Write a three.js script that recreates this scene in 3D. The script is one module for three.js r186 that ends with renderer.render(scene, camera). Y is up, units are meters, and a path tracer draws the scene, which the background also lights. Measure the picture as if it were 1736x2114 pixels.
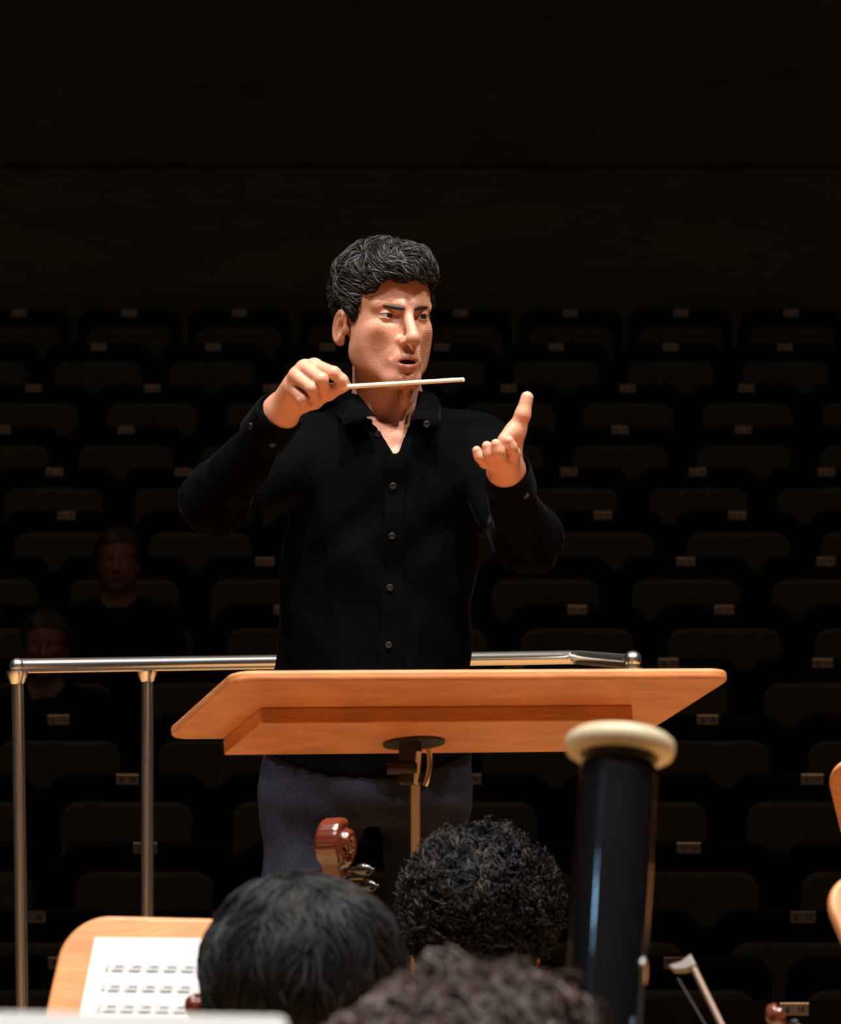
import * as THREE from 'three';
import { RoundedBoxGeometry } from 'three/addons/geometries/RoundedBoxGeometry.js';
import { mergeGeometries } from 'three/addons/utils/BufferGeometryUtils.js';
import { ImprovedNoise } from 'three/addons/math/ImprovedNoise.js';
import { RectAreaLightUniformsLib } from 'three/addons/lights/RectAreaLightUniformsLib.js';

// ---------------------------------------------------------------- camera, light level
const scene = new THREE.Scene();
scene.background = new THREE.Color(0x000000);
const FPX = 10480, CAMY = 1.60, PITCH = 0.01364;          // telephoto lens from within the orchestra
const camera = new THREE.PerspectiveCamera(2 * Math.atan(1057 / FPX) * 180 / Math.PI, 1736 / 2114, 0.5, 80);
camera.position.set(0, CAMY, 0);
camera.rotation.x = PITCH;
camera.focus = 8.9;
camera.userData.fStop = 14;
scene.add(camera);
const renderer = new THREE.WebGLRenderer();
renderer.toneMapping = THREE.LinearToneMapping;
renderer.toneMappingExposure = 1.0;
renderer.shadowMap.enabled = true;
RectAreaLightUniformsLib.init();

// stage lamps hang from the ceiling over the orchestra, all outside the frame: [x, z, aim x, aim z, strength]
const LAMP_Y = 8.2;
const LAMPS = [
  [-2.8, -6.1, -1.4, -7.7, 150], [0.5, -6.2, 0.2, -7.9, 200], [3.2, -6.1, 1.6, -7.6, 130],
  [-1.4, -3.9, -.6, -7.0, 62], [2.0, -3.9, .9, -7.0, 62],
  [-2.4, -2.4, -1.2, -3.9, 72], [0.4, -2.2, 0.2, -3.7, 72], [3.0, -2.4, 1.6, -3.9, 72],
];
const LAMP_COLOR = new THREE.Color(1, 0.955, 0.90);

// ---------------------------------------------------------------- helpers
const V = (x, y, z) => new THREE.Vector3(x, y, z);
let seed = 7;
const rnd = () => { seed |= 0; seed = seed + 0x6D2B79F5 | 0; let t = Math.imul(seed ^ seed >>> 15, 1 | seed); t = t + Math.imul(t ^ t >>> 7, 61 | t) ^ t; return ((t ^ t >>> 14) >>> 0) / 4294967296; };
const rr = (a, b) => a + (b - a) * rnd();
const noiseGen = new ImprovedNoise();
const noise = (x, y, z) => noiseGen.noise(x + 100, y + 100, z + 100);
const clamp = (x, a, b) => Math.min(b, Math.max(a, x));
const sstep = (a, b, x) => { const t = clamp((x - a) / (b - a), 0, 1); return t * t * (3 - 2 * t); };
// a point of the place, from where it is seen and how far away it stands
function at(px, py, d) {
  const x = (px - 868) / FPX, y = -(py - 1057) / FPX, c = Math.cos(PITCH), s = Math.sin(PITCH);
  return V(x * d, CAMY + (y * c + s) * d, (y * s - c) * d);
}
const taken = {};
function numbered(name) { const n = taken[name] = (taken[name] ?? -1) + 1; return n ? name + '_' + String(n).padStart(3, '0') : name; }
function sh(o) { o.traverse(c => { if (c.isMesh) { c.castShadow = true; c.receiveShadow = true; } }); return o; }
function thing(name, label, category, pos, group) {
  const o = new THREE.Group(); o.name = numbered(name); o.userData = { label, category };
  if (group) o.userData.group = group;
  if (pos) o.position.copy(pos);
  scene.add(o); return o;
}
function part(parent, name, geo, mat, label) {
  const m = new THREE.Mesh(Array.isArray(geo) ? merge(geo) : geo, mat); m.name = name;
  m.castShadow = m.receiveShadow = true;
  if (label) m.userData.label = label;
  parent.add(m); return m;
}
function struct(name, geo, mat, label) {
  const m = part(scene, name, geo, mat); m.userData = { kind: 'structure', label }; return m;
}
function merge(list) {
  return mergeGeometries(list.map(g => { const n = g.index ? g.toNonIndexed() : g; for (const k of Object.keys(n.attributes)) if (!['position', 'normal', 'uv'].includes(k)) n.deleteAttribute(k); if (!n.attributes.uv) n.setAttribute('uv', new THREE.BufferAttribute(new Float32Array(n.attributes.position.count * 2), 2)); return n; }));
}
const box = (w, h, d, x = 0, y = 0, z = 0) => new THREE.BoxGeometry(w, h, d).translate(x, y, z);
const rbox = (w, h, d, r, x = 0, y = 0, z = 0, s = 3) => new RoundedBoxGeometry(w, h, d, s, r).translate(x, y, z);
function tube(points, radius, sides = 14, seg = 0, closed = false) {
  const c = new THREE.CatmullRomCurve3(points, closed, 'centripetal');
  return new THREE.TubeGeometry(c, seg || Math.max(2, (points.length - 1) * 8), radius, sides, closed);
}
function rod(a, b, r0, r1 = r0, sides = 18) {       // straight tapered bar with closed ends
  const d = b.clone().sub(a), g = new THREE.CylinderGeometry(r1, r0, d.length(), sides, 1);
  return g.applyQuaternion(new THREE.Quaternion().setFromUnitVectors(V(0, 1, 0), d.clone().normalize())).translate(...a.clone().add(b).multiplyScalar(.5).toArray());
}
function roundRect(w, h, r) {
  const s = new THREE.Shape(), x = w / 2, y = h / 2;
  s.moveTo(-x + r, -y); s.lineTo(x - r, -y); s.absarc(x - r, -y + r, r, -Math.PI / 2, 0);
  s.lineTo(x, y - r); s.absarc(x - r, y - r, r, 0, Math.PI / 2);
  s.lineTo(-x + r, y); s.absarc(-x + r, y - r, r, Math.PI / 2, Math.PI);
  s.lineTo(-x, -y + r); s.absarc(-x + r, -y + r, r, Math.PI, Math.PI * 1.5);
  return s;
}
function slab(shape, depth, bevel, seg = 2) {        // extruded outline, centred on z = 0
  const g = new THREE.ExtrudeGeometry(shape, { depth: depth - 2 * bevel, bevelEnabled: bevel > 0, bevelSize: bevel, bevelThickness: bevel, bevelOffset: -bevel, bevelSegments: seg, curveSegments: 10 });
  return g.translate(0, 0, -depth / 2 + bevel);
}
const frame = (u, v, n, o) => new THREE.Matrix4().makeBasis(u, v, n).setPosition(o);

// ---- signed distance bodies, meshed with surface nets
const smin = (a, b, k) => { const h = Math.max(k - Math.abs(a - b), 0) / k; return Math.min(a, b) - h * h * k * .25; };
const smax = (a, b, k) => -smin(-a, -b, k);
function cap(p, a, b, ra, rb) {
  const bx = b.x - a.x, by = b.y - a.y, bz = b.z - a.z, px = p.x - a.x, py = p.y - a.y, pz = p.z - a.z;
  const t = clamp((px * bx + py * by + pz * bz) / (bx * bx + by * by + bz * bz + 1e-9), 0, 1);
  return Math.hypot(px - bx * t, py - by * t, pz - bz * t) - (ra + (rb - ra) * t);
}
function ell(p, cx, cy, cz, rx, ry, rz) {
  const x = (p.x - cx), y = (p.y - cy), z = (p.z - cz);
  const k0 = Math.hypot(x / rx, y / ry, z / rz), k1 = Math.hypot(x / rx / rx, y / ry / ry, z / rz / rz);
  return k1 < 1e-6 ? -Math.min(rx, ry, rz) : k0 * (k0 - 1) / k1;
}
const sph = (p, x, y, z, r) => Math.hypot(p.x - x, p.y - y, p.z - z) - r;
function sdfMesh(f, lo, hi, cell, color, fine) {
  const nx = Math.ceil((hi.x - lo.x) / cell) + 1, ny = Math.ceil((hi.y - lo.y) / cell) + 1, nz = Math.ceil((hi.z - lo.z) / cell) + 1;
  const A = new Float32Array(nx * ny * nz), id = (i, j, k) => i + nx * (j + ny * k), p = V();
  const B = 4;
  for (let k0 = 0; k0 < nz; k0 += B) for (let j0 = 0; j0 < ny; j0 += B) for (let i0 = 0; i0 < nx; i0 += B) {
    p.set(lo.x + (i0 + 1.5) * cell, lo.y + (j0 + 1.5) * cell, lo.z + (k0 + 1.5) * cell);
    const d = f(p), far = Math.abs(d) > cell * 5.2;
    for (let k = k0; k < Math.min(k0 + B, nz); k++) for (let j = j0; j < Math.min(j0 + B, ny); j++) for (let i = i0; i < Math.min(i0 + B, nx); i++) {
      if (far) A[id(i, j, k)] = d;
      else { p.set(lo.x + i * cell, lo.y + j * cell, lo.z + k * cell); A[id(i, j, k)] = f(p); }
    }
  }
  const vid = new Int32Array(nx * ny * nz).fill(-1), pos = [], ind = [];
  const E = [[0, 1], [2, 3], [4, 5], [6, 7], [0, 2], [1, 3], [4, 6], [5, 7], [0, 4], [1, 5], [2, 6], [3, 7]];
  const c = new Float32Array(8);
  for (let k = 0; k < nz - 1; k++) for (let j = 0; j < ny - 1; j++) for (let i = 0; i < nx - 1; i++) {
    let m = 0;
    for (let q = 0; q < 8; q++) { c[q] = A[id(i + (q & 1), j + (q >> 1 & 1), k + (q >> 2))]; if (c[q] < 0) m |= 1 << q; }
    if (m === 0 || m === 255) continue;
    let x = 0, y = 0, z = 0, n = 0;
    for (const [a, b] of E) {
      if ((m >> a & 1) === (m >> b & 1)) continue;
      const t = c[a] / (c[a] - c[b]);
      x += (a & 1) + ((b & 1) - (a & 1)) * t; y += (a >> 1 & 1) + ((b >> 1 & 1) - (a >> 1 & 1)) * t; z += (a >> 2) + ((b >> 2) - (a >> 2)) * t; n++;
    }
    vid[id(i, j, k)] = pos.length / 3;
    pos.push(lo.x + (i + x / n) * cell, lo.y + (j + y / n) * cell, lo.z + (k + z / n) * cell);
  }
  const quad = (a, b, c2, d, flip) => { if (a < 0 || b < 0 || c2 < 0 || d < 0) return; if (flip) ind.push(a, c2, b, a, d, c2); else ind.push(a, b, c2, a, c2, d); };
  for (let k = 0; k < nz - 1; k++) for (let j = 0; j < ny - 1; j++) for (let i = 0; i < nx - 1; i++) {
    const s = A[id(i, j, k)] < 0;
    if (j && k && s !== A[id(i + 1, j, k)] < 0) quad(vid[id(i, j - 1, k - 1)], vid[id(i, j, k - 1)], vid[id(i, j, k)], vid[id(i, j - 1, k)], !s);
    if (i && k && s !== A[id(i, j + 1, k)] < 0) quad(vid[id(i - 1, j, k - 1)], vid[id(i - 1, j, k)], vid[id(i, j, k)], vid[id(i, j, k - 1)], !s);
    if (i && j && s !== A[id(i, j, k + 1)] < 0) quad(vid[id(i - 1, j - 1, k)], vid[id(i, j - 1, k)], vid[id(i, j, k)], vid[id(i - 1, j, k)], !s);
  }
  const g = new THREE.BufferGeometry();
  g.setAttribute('position', new THREE.Float32BufferAttribute(pos, 3)); g.setIndex(ind); g.computeVertexNormals();
  if (fine) { const N = g.attributes.normal, q = V(); for (let i = 0; i < N.count; i++) { q.set(pos[3 * i], pos[3 * i + 1], pos[3 * i + 2]); const d = grad(f, q, cell * .9); N.setXYZ(i, d.x, d.y, d.z); } }
  const uv = new Float32Array(pos.length / 3 * 2);
  for (let i = 0; i < pos.length / 3; i++) { uv[2 * i] = pos[3 * i] + pos[3 * i + 2] * .7; uv[2 * i + 1] = pos[3 * i + 1]; }
  g.setAttribute('uv', new THREE.BufferAttribute(uv, 2));
  if (color) {
    const col = new Float32Array(pos.length), q = new THREE.Color();
    for (let i = 0; i < pos.length; i += 3) { p.set(pos[i], pos[i + 1], pos[i + 2]); color(p, q); col[i] = q.r; col[i + 1] = q.g; col[i + 2] = q.b; }
    g.setAttribute('color', new THREE.BufferAttribute(col, 3));
  }
  return g;
}
const grad = (f, p, e = .002) => { const q = p.clone(); const g = V(); q.x += e; g.x = f(q); q.x -= 2 * e; g.x -= f(q); q.x = p.x; q.y += e; g.y = f(q); q.y -= 2 * e; g.y -= f(q); q.y = p.y; q.z += e; g.z = f(q); q.z -= 2 * e; g.z -= f(q); return g.normalize(); };

// ---- computed textures
function dataTex(n, fn, srgb) {
  const d = new Uint8Array(n * n * 4);
  for (let y = 0; y < n; y++) for (let x = 0; x < n; x++) { const c = fn(x / n, y / n); for (let k = 0; k < 3; k++) d[(y * n + x) * 4 + k] = clamp(Math.round((Array.isArray(c) ? c[k] : c) * 255), 0, 255); d[(y * n + x) * 4 + 3] = 255; }
  const t = new THREE.DataTexture(d, n, n); t.magFilter = THREE.LinearFilter; t.minFilter = THREE.LinearMipmapLinearFilter; t.generateMipmaps = true;
  t.wrapS = t.wrapT = THREE.RepeatWrapping; if (srgb) t.colorSpace = THREE.SRGBColorSpace; t.needsUpdate = true; return t;
}
const tileNoise = (u, v, fx, fy, s) => { const a = u * 2 * Math.PI, b = v * 2 * Math.PI; return noise(Math.cos(a) * fx + s, Math.sin(a) * fx + Math.cos(b) * fy, Math.sin(b) * fy + s * 1.7); };
const woodTex = dataTex(512, (u, v) => {
  const w = tileNoise(u, v, .5, 2.2, 3) * .5, g = Math.sin((v * 26 + w * 9) * 2 * Math.PI) * .5 + .5;
  const fine = tileNoise(u, v, 1.2, 26, 9), patch = tileNoise(u, v, 1.1, 1.6, 21);
  const k = .88 + .07 * g * .6 + .07 * fine + .09 * patch;
  return [k, k * (.985 + .02 * g), k * (.95 + .04 * g)];
}, true);
woodTex.repeat.set(2.2, 2.2);
const weave = dataTex(256, (u, v) => .5 + .25 * Math.sin(u * 2 * Math.PI * 64) * Math.sin(v * 2 * Math.PI * 64) + .35 * tileNoise(u, v, 6, 6, 4));
weave.repeat.set(6, 6);
const mottled = dataTex(256, (u, v) => .86 + .12 * tileNoise(u, v, 1.5, 1.5, 12) + .1 * tileNoise(u, v, 9, 9, 15), true);
mottled.repeat.set(3, 3);
const skinBump = dataTex(256, (u, v) => .5 + .4 * tileNoise(u, v, 14, 14, 31) + .25 * tileNoise(u, v, 5, 5, 33));
skinBump.repeat.set(12, 12);

const std = (color, roughness = .7, extra = {}) => new THREE.MeshPhysicalMaterial({ color: Array.isArray(color) ? new THREE.Color().setRGB(...color) : color, roughness, ...extra });
const M = {
  beech: std([.73, .29, .115], .42, { map: woodTex }),
  beechEdge: std([.70, .42, .20], .5, { map: woodTex }),
  stageWood: std([.68, .36, .14], .45, { map: woodTex }),
  wallWood: std([.42, .30, .19], .6, { map: woodTex }),
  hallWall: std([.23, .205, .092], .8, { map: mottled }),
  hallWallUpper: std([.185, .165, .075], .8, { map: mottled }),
  hallDark: std([.03, .025, .02], .9), sideWall: std([.16, .13, .10], .8), ceilingPaint: std([.42, .40, .37], .9),
  shell: std([.016, .014, .012], .75, { specularIntensity: .25 }),
  cushion: std([.18, .150, .085], .95, { map: mottled, bumpMap: weave, bumpScale: .0008 }),
  chrome: std([.82, .79, .75], .27, { metalness: 1 }),
  steelDark: std([.05, .045, .04], .4, { metalness: .8 }),
  blackMetal: std([.012, .012, .013], .45),
  paper: std([.86, .86, .85], .8),
  skin: std([1, 1, 1], .48, { vertexColors: true, bumpMap: skinBump, bumpScale: .0006 }),
  shirt: std([.0018, .0018, .0020], .95, { bumpMap: weave, bumpScale: .0006, specularIntensity: .04, sheen: .4, sheenRoughness: .3, sheenColor: new THREE.Color(.16, .16, .175) }),
  darkCloth: std([.008, .008, .009], .9, { specularIntensity: .4, bumpMap: weave, bumpScale: .0006 }),
  jeans: std([.024, .025, .042], .95, { specularIntensity: .2, map: mottled, bumpMap: weave, bumpScale: .0008 }),
  leather: std([.01, .01, .01], .4),
  hair: std([1, 1, 1], .5, { vertexColors: true, specularIntensity: .42 }),
  hairBase: std([.009, .008, .008], .6),
  eyeWhite: std([.34, .28, .24], .3), iris: std([.02, .012, .008], .15),
  button: std([.010, .010, .011], .35),
  batonWhite: std([.85, .78, .62], .5), cork: std([.45, .27, .13], .8),
  varnish: std([.10, .018, .007], .25, { clearcoat: 1, clearcoatRoughness: .12 }),
  ebony: std([.012, .010, .009], .35), peg: std([.012, .010, .009], .2, { clearcoat: 1, clearcoatRoughness: .1 }), satin: std([.72, .56, .46], .5, { metalness: 1 }), silver: std([.8, .82, .82], .22, { metalness: 1 }),
  bassoonBody: std([.006, .006, .007], .3, { clearcoat: 1, clearcoatRoughness: .03, specularIntensity: .3 }),
  ivory: std([.86, .74, .50], .38),
  carpet: std([.03, .028, .026], 1),
  stick: std([.15, .085, .05], .45), tipWhite: std([.12, .10, .09], .4), bowHair: std([.03, .027, .024], .8),
};

// ---------------------------------------------------------------- the hall
const ROW_Y = [2085, 1990, 1895, 1752, 1610, 1487, 1370, 1260, 1160, 1065, 975, 888, 802, 717, 647];
const ROW_X = [1640, 1398, 1658, 1422, 970, 1461, 1380, 1192, 1126, 968, 909, 770, 805, 912, 950];
const ROWS = ROW_Y.map((y, i) => ({ d: 12.7 + .9 * i, plate: at(868, y, 12.7 + .9 * i).y, z: at(868, y, 12.7 + .9 * i).z }));
const PLATE_H = .885, PITCH_X = .55;
{
  struct('floor', box(22, .2, 15, 0, -.1, -3.9), M.stageWood, 'wooden stage floor');
  // raked floor of the auditorium, one stepped slab
  const s = new THREE.Shape(); s.moveTo(11.4, -1.5);
  let y = ROWS[0].plate - PLATE_H; s.lineTo(11.4, y);
  ROWS.forEach((r, i) => { const f = r.plate - PLATE_H; const zf = -r.z - .62; if (i) { s.lineTo(zf, y); s.lineTo(zf, f); } y = f; });
  s.lineTo(26.6, y); s.lineTo(26.6, -1.5);
  const g = new THREE.ExtrudeGeometry(s, { depth: 22, bevelEnabled: false }).rotateY(Math.PI / 2).translate(-11, 0, 0);
  struct('floor_auditorium', g, M.hallDark, 'stepped floor of the auditorium');
  const jointY = at(868, 341, 26.3).y;
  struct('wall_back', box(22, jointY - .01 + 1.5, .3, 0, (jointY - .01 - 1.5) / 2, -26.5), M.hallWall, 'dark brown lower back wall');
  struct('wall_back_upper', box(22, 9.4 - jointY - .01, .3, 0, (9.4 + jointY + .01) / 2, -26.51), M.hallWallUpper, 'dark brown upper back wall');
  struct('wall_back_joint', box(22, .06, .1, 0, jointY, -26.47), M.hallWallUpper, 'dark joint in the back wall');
  struct('wall_left', box(.3, 11, 31, -11.1, 3.9, -11.6), M.sideWall, 'side wall of the hall');
  struct('wall_right', box(.3, 11, 31, 11.1, 3.9, -11.6), M.sideWall, 'side wall of the hall');
  struct('wall_stage', box(22, 9.6, .3, 0, 4.7, 3.75), M.wallWood, 'wooden wall behind the orchestra');
  struct('ceiling', box(22.4, .2, 31, 0, 9.5, -11.6), M.ceilingPaint, 'pale ceiling');
  struct('wall_stage_front', box(22, 1.5, .1, 0, -.95, -11.42), M.hallDark, 'front of the stage');
}
// lamps over the orchestra
LAMPS.forEach(([x, z, ax, az, power], i) => {
  const aim = V(ax, 0, az), pos = V(x, LAMP_Y, z), dir = aim.clone().sub(pos).normalize();
  const l = thing('stage_lamp', 'round black stage lamp hanging over the orchestra, outside the picture', 'lamp', pos, 'stage lamps over the orchestra');
  const q = new THREE.Quaternion().setFromUnitVectors(V(0, -1, 0), dir);
  const prof = [[.001, .34], [.12, .33], [.17, .24], [.18, 0], [.165, 0], [.155, .2], [.001, .26]].map(a => new THREE.Vector2(...a));
  part(l, 'housing', new THREE.LatheGeometry(prof, 24).applyQuaternion(q), M.blackMetal);
  const lens = part(l, 'lens', new THREE.CylinderGeometry(.155, .155, .02, 24).translate(0, .06, 0).applyQuaternion(q), std([.9, .85, .8], .4, { emissive: LAMP_COLOR, emissiveIntensity: 6 }));
  part(l, 'hanger', rod(V(0, .25, 0), V(0, 9.42 - LAMP_Y, 0), .02), M.blackMetal);
  const spot = new THREE.SpotLight(LAMP_COLOR, power, 0, .50, .55, 2);
  spot.position.copy(dir.clone().multiplyScalar(.06)); spot.target.position.copy(dir.clone().multiplyScalar(3));
  spot.castShadow = true; spot.shadow.radius = 8;
  l.add(spot, spot.target);
});

// dimmed house lights in the ceiling over the auditorium
for (const [x, z] of [[-4, -13.5], [4, -13.5], [-4, -19.5], [4, -19.5]]) {
  const l = thing('house_lamp', 'dimmed round ceiling lamp over the auditorium, outside the picture', 'lamp', V(x, 9.4, z), 'dimmed house lights');
  part(l, 'rim', new THREE.LatheGeometry([[.16, 0], [.20, -.01], [.21, -.05], [.17, -.06], [.16, -.03]].map(a => new THREE.Vector2(...a)), 24), M.blackMetal);
  part(l, 'lens', new THREE.CylinderGeometry(.16, .16, .02, 24).translate(0, -.03, 0), std([.8, .78, .74], .5, { emissive: new THREE.Color(1, .94, .86), emissiveIntensity: .5 }));
  const sp = new THREE.SpotLight(new THREE.Color(1, .94, .86), 2.6, 0, 1.25, .5, 2); sp.position.set(0, -.08, 0); sp.target.position.set(0, -3, 0); sp.castShadow = true; sp.shadow.radius = 8; l.add(sp, sp.target);
}
{ // a cool LED lamp high on the side wall; the bassoon mirrors it
  const pos = V(-10.03, 8.80, 2.76), l = thing('led_lamp', 'cool blue LED lamp on the left side wall, outside the picture', 'lamp', pos), blue = new THREE.Color(.35, .68, 1);
  const dir = V(.14, 1.3, -4.1).sub(pos).normalize(), q = new THREE.Quaternion().setFromUnitVectors(V(0, 0, 1), dir);
  part(l, 'housing', rbox(1.0, .40, .14, .03, 0, 0, -.075).applyQuaternion(q), M.blackMetal);
  part(l, 'lens', rbox(.90, .30, .02, .008).applyQuaternion(q), std([.6, .7, .8], .4, { emissive: blue, emissiveIntensity: 34 }));
  part(l, 'bracket', rod(V(-.1, 0, 0), V(-.915, .05, -.03), .03), M.blackMetal);
  const sp = new THREE.SpotLight(blue, 10, 0, .5, .6, 2); sp.position.copy(dir.clone().multiplyScalar(.04)); sp.target.position.copy(dir.clone().multiplyScalar(3)); sp.castShadow = true; sp.shadow.radius = 12; l.add(sp, sp.target);
}

// ---------------------------------------------------------------- auditorium seats
const ORD = ['first', 'second', 'third', 'fourth', 'fifth', 'sixth', 'seventh', 'eighth', 'ninth', 'tenth', 'eleventh', 'twelfth', 'thirteenth', 'fourteenth', 'fifteenth'];
{
  // printed number plates: one sheet of small prints, row number and seat number
  const cw = 120, ch = 50, COLS = 12, cv = document.createElement('canvas'); cv.width = cw * COLS; cv.height = ch * 15;
  const c = cv.getContext('2d'); c.fillStyle = '#cbb8a8'; c.fillRect(0, 0, cv.width, cv.height);
  for (let r = 0; r < 15; r++) for (let k = 0; k < COLS; k++) {
    const x = k * cw, y = r * ch; c.fillStyle = '#2a211c';
    c.font = 'bold 40px sans-serif'; c.textAlign = 'center'; c.textBaseline = 'middle'; c.fillText(String(r + 4), x + 30, y + 27);
    c.font = 'bold 30px sans-serif'; c.fillText(String(10 + 2 * k), x + 88, y + 23);
    c.fillStyle = '#cbb8a8'; c.fillRect(x, y, cw, 3); c.fillRect(x, y + ch - 3, cw, 3);
  }
  const tex = new THREE.CanvasTexture(cv); tex.colorSpace = THREE.SRGBColorSpace; tex.magFilter = THREE.LinearFilter;
  const plateMat = std([1, 1, 1], .5, { map: tex });
  const shellS = new THREE.Shape(), W2 = .256, R = .07;
  shellS.moveTo(-W2, .3); shellS.lineTo(W2, .3); shellS.lineTo(W2, .905 - R); shellS.absarc(W2 - R, .905 - R, R, 0, Math.PI / 2); shellS.lineTo(-W2 + R, .905); shellS.absarc(-W2 + R, .905 - R, R, Math.PI / 2, Math.PI);
  const shellG = slab(shellS, .035, .006).translate(0, 0, -.03);
  const cushG = slab(roundRect(.425, .36, .06), .05, .018, 3).translate(0, .635, .01);
  const panG = slab(roundRect(.44, .40, .05), .07, .015).rotateX(-.12).translate(0, .46, .12);
  const armG = rbox(.045, .04, .30, .015, 0, .60, .10);
  const supG = rbox(.04, .58, .12, .01, 0, .29, .06);
  const footG = merge([box(.06, .3, .06, -.18, .15, -.02), box(.06, .3, .06, .18, .15, -.02)]);
  const edgeG = box(.0725, .004, .012, 0, .9015, -.006);
  ROWS.forEach((r, i) => {
    const x0 = at(ROW_X[i], ROW_Y[i], r.d).x, half = 868 / FPX * r.d + .26, fy = r.plate - PLATE_H;
    const ks = []; for (let k = -12; k <= 12; k++) if (Math.abs(x0 + k * PITCH_X) < half) ks.push(k);
    const rowName = i === 14 ? 'topmost row' : i === 0 ? 'lowest row in view' : ORD[14 - i] + ' row from the top';
    ks.forEach((k, n) => {
      const x = x0 + k * PITCH_X, px = 868 + x / r.d * FPX;
      const fromR = ks.length - 1 - n;
      const hidden = px > 600 && px < 960;
      const label = hidden && i < 13 ? `brown auditorium seat behind the conductor's ${px < 790 ? 'right' : 'left'} side, ${rowName}`
        : `brown auditorium seat, ${px < 780 ? (n ? ORD[n] + ' from the left' : 'leftmost') : (fromR ? ORD[fromR] + ' from the right' : 'rightmost')}, ${rowName}`;
      const s = thing('auditorium_seat', label, 'seat', V(x, fy, r.z), 'auditorium seats');
      part(s, 'seat_shell', shellG, M.shell); part(s, 'back_cushion', cushG, M.cushion);
      part(s, 'folded_seat', panG, M.shell);
      for (const e of [-1, 1]) { const a = part(s, 'armrest', armG, M.shell); a.position.x = e * .235; const b = part(a, 'armrest_support', supG, M.shell); }
      part(s, 'foot', footG, M.shell);
      const pg = box(.072, .030, .004); const uv = pg.attributes.uv, col = (n + i * 5) % COLS;
      for (let q = 0; q < uv.count; q++) uv.setXY(q, (col + uv.getX(q)) / COLS, 1 - (i + 1 - uv.getY(q)) / 15);
      const pl = part(s, 'number_plate', pg, plateMat, 'pale printed number plate'); pl.position.set(0, PLATE_H, -.0095);
      part(pl, 'plate_edge', edgeG.clone().translate(0, -PLATE_H, .006), M.silver);
    });
  });
}

// ---------------------------------------------------------------- people
// head in its own frame: origin between the ears, y up, z the way the face looks
function headSDF(p) {
  const ax = Math.abs(p.x), q = { x: ax, y: p.y, z: p.z };
  let d = ell(p, 0, .048, -.010, .0715, .086, .094);
  d = smin(d, ell(p, 0, .052, .030, .061, .055, .055), .02);
  d = smin(d, ell(p, 0, -.014, .031, .0525, .066, .058), .02);
  d = smin(d, cap(q, { x: .046, y: -.044, z: .010 }, { x: .019, y: -.080, z: .070 }, .014, .016), .035);
  d = smin(d, cap(q, { x: 0, y: -.083, z: .076 }, { x: .013, y: -.083, z: .073 }, .0165, .015), .016);
  d = smin(d, ell(q, .040, -.009, .050, .017, .020, .023), .03); d = smin(d, ell(q, .043, -.035, .030, .014, .032, .030), .03);                    // cheekbone
  d = smin(d, cap(q, { x: .010, y: .033, z: .086 }, { x: .046, y: .033, z: .067 }, .0095, .008), .012); // brow
  d = smax(d, -ell(q, .032, .0175, .094, .0185, .0105, .019), .012);                   // socket
  d = smin(d, ell(q, .026, -.042, .052, .018, .024, .022), .03); d = smax(d, -ell(q, .053, -.046, .083, .014, .024, .014), .03); //                    // hollow of the cheek
  let lid = sph(q, .0315, .0178, .0695, .0140);
  const open = Math.max(Math.abs(q.y - .0172) - .0031 + .12 * Math.abs(q.x - .0315), .0695 - q.z);
  lid = Math.max(lid, -open);
  d = smin(d, lid, .003);
  let n = cap(p, { x: 0, y: .027, z: .084 }, { x: 0, y: -.016, z: .110 }, .0075, .0100);
  n = smin(n, ell(p, 0, -.020, .108, .011, .009, .0105), .006);
  n = smin(n, ell(q, .0125, -.023, .097, .0072, .0080, .010), .006);
  n = smax(n, -ell(q, .0058, -.0305, .105, .0036, .004, .005), .002);
  d = smin(d, n, .009);
  // mouth
  d = smin(d, ell(p, 0, -.053, .074, .027, .022, .026), .014);
  let lips = Math.min(cap(q, { x: 0, y: -.0475, z: .0985 }, { x: .024, y: -.0545, z: .083 }, .0050, .0022), cap(q, { x: 0, y: -.0655, z: .0955 }, { x: .023, y: -.058, z: .083 }, .0060, .0022));
  d = smin(d, lips, .005);
  d = smax(d, -ell(p, 0, -.0565, .100, .0185, .0036, .016), .003);
  d = smax(d, -ell(p, 0, -.0735, .0995, .016, .0038, .009), .006);
  // fold beside the nose
  d = smax(d, -cap(q, { x: .0180, y: -.020, z: .0990 }, { x: .0290, y: -.047, z: .0865 }, .0022, .0002), .009);
  // ear
  const ES = .88, ex = (q.x - .0675) / ES, ey = (q.y + .001) / ES, ez = (q.z + .008 - ey * .18) / ES;
  const e = { x: ex - .10 * (-ez), y: ey, z: ez };
  let ear = ell(e, .006, .0, -.004, .0058, .031, .0185);
  const rim = Math.hypot(Math.hypot(e.y / 1.55, e.z + .004) - .0165, e.x - .0095) - .0042;
  ear = smin(ear, Math.max(rim, e.z - .010), .003);
  ear = smax(ear, -ell(e, .0115, -.003, .0005, .0078, .0140, .0090), .003);
  ear = smin(ear, ell(e, .005, -.026, .001, .0055, .0095, .0085), .004);
  ear = smin(ear, ell(e, .004, -.006, .0115, .006, .008, .005), .004);
  d = smin(d, ear * ES, .006);
  return d;
}
const SKIN = [.58, .268, .172];
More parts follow.
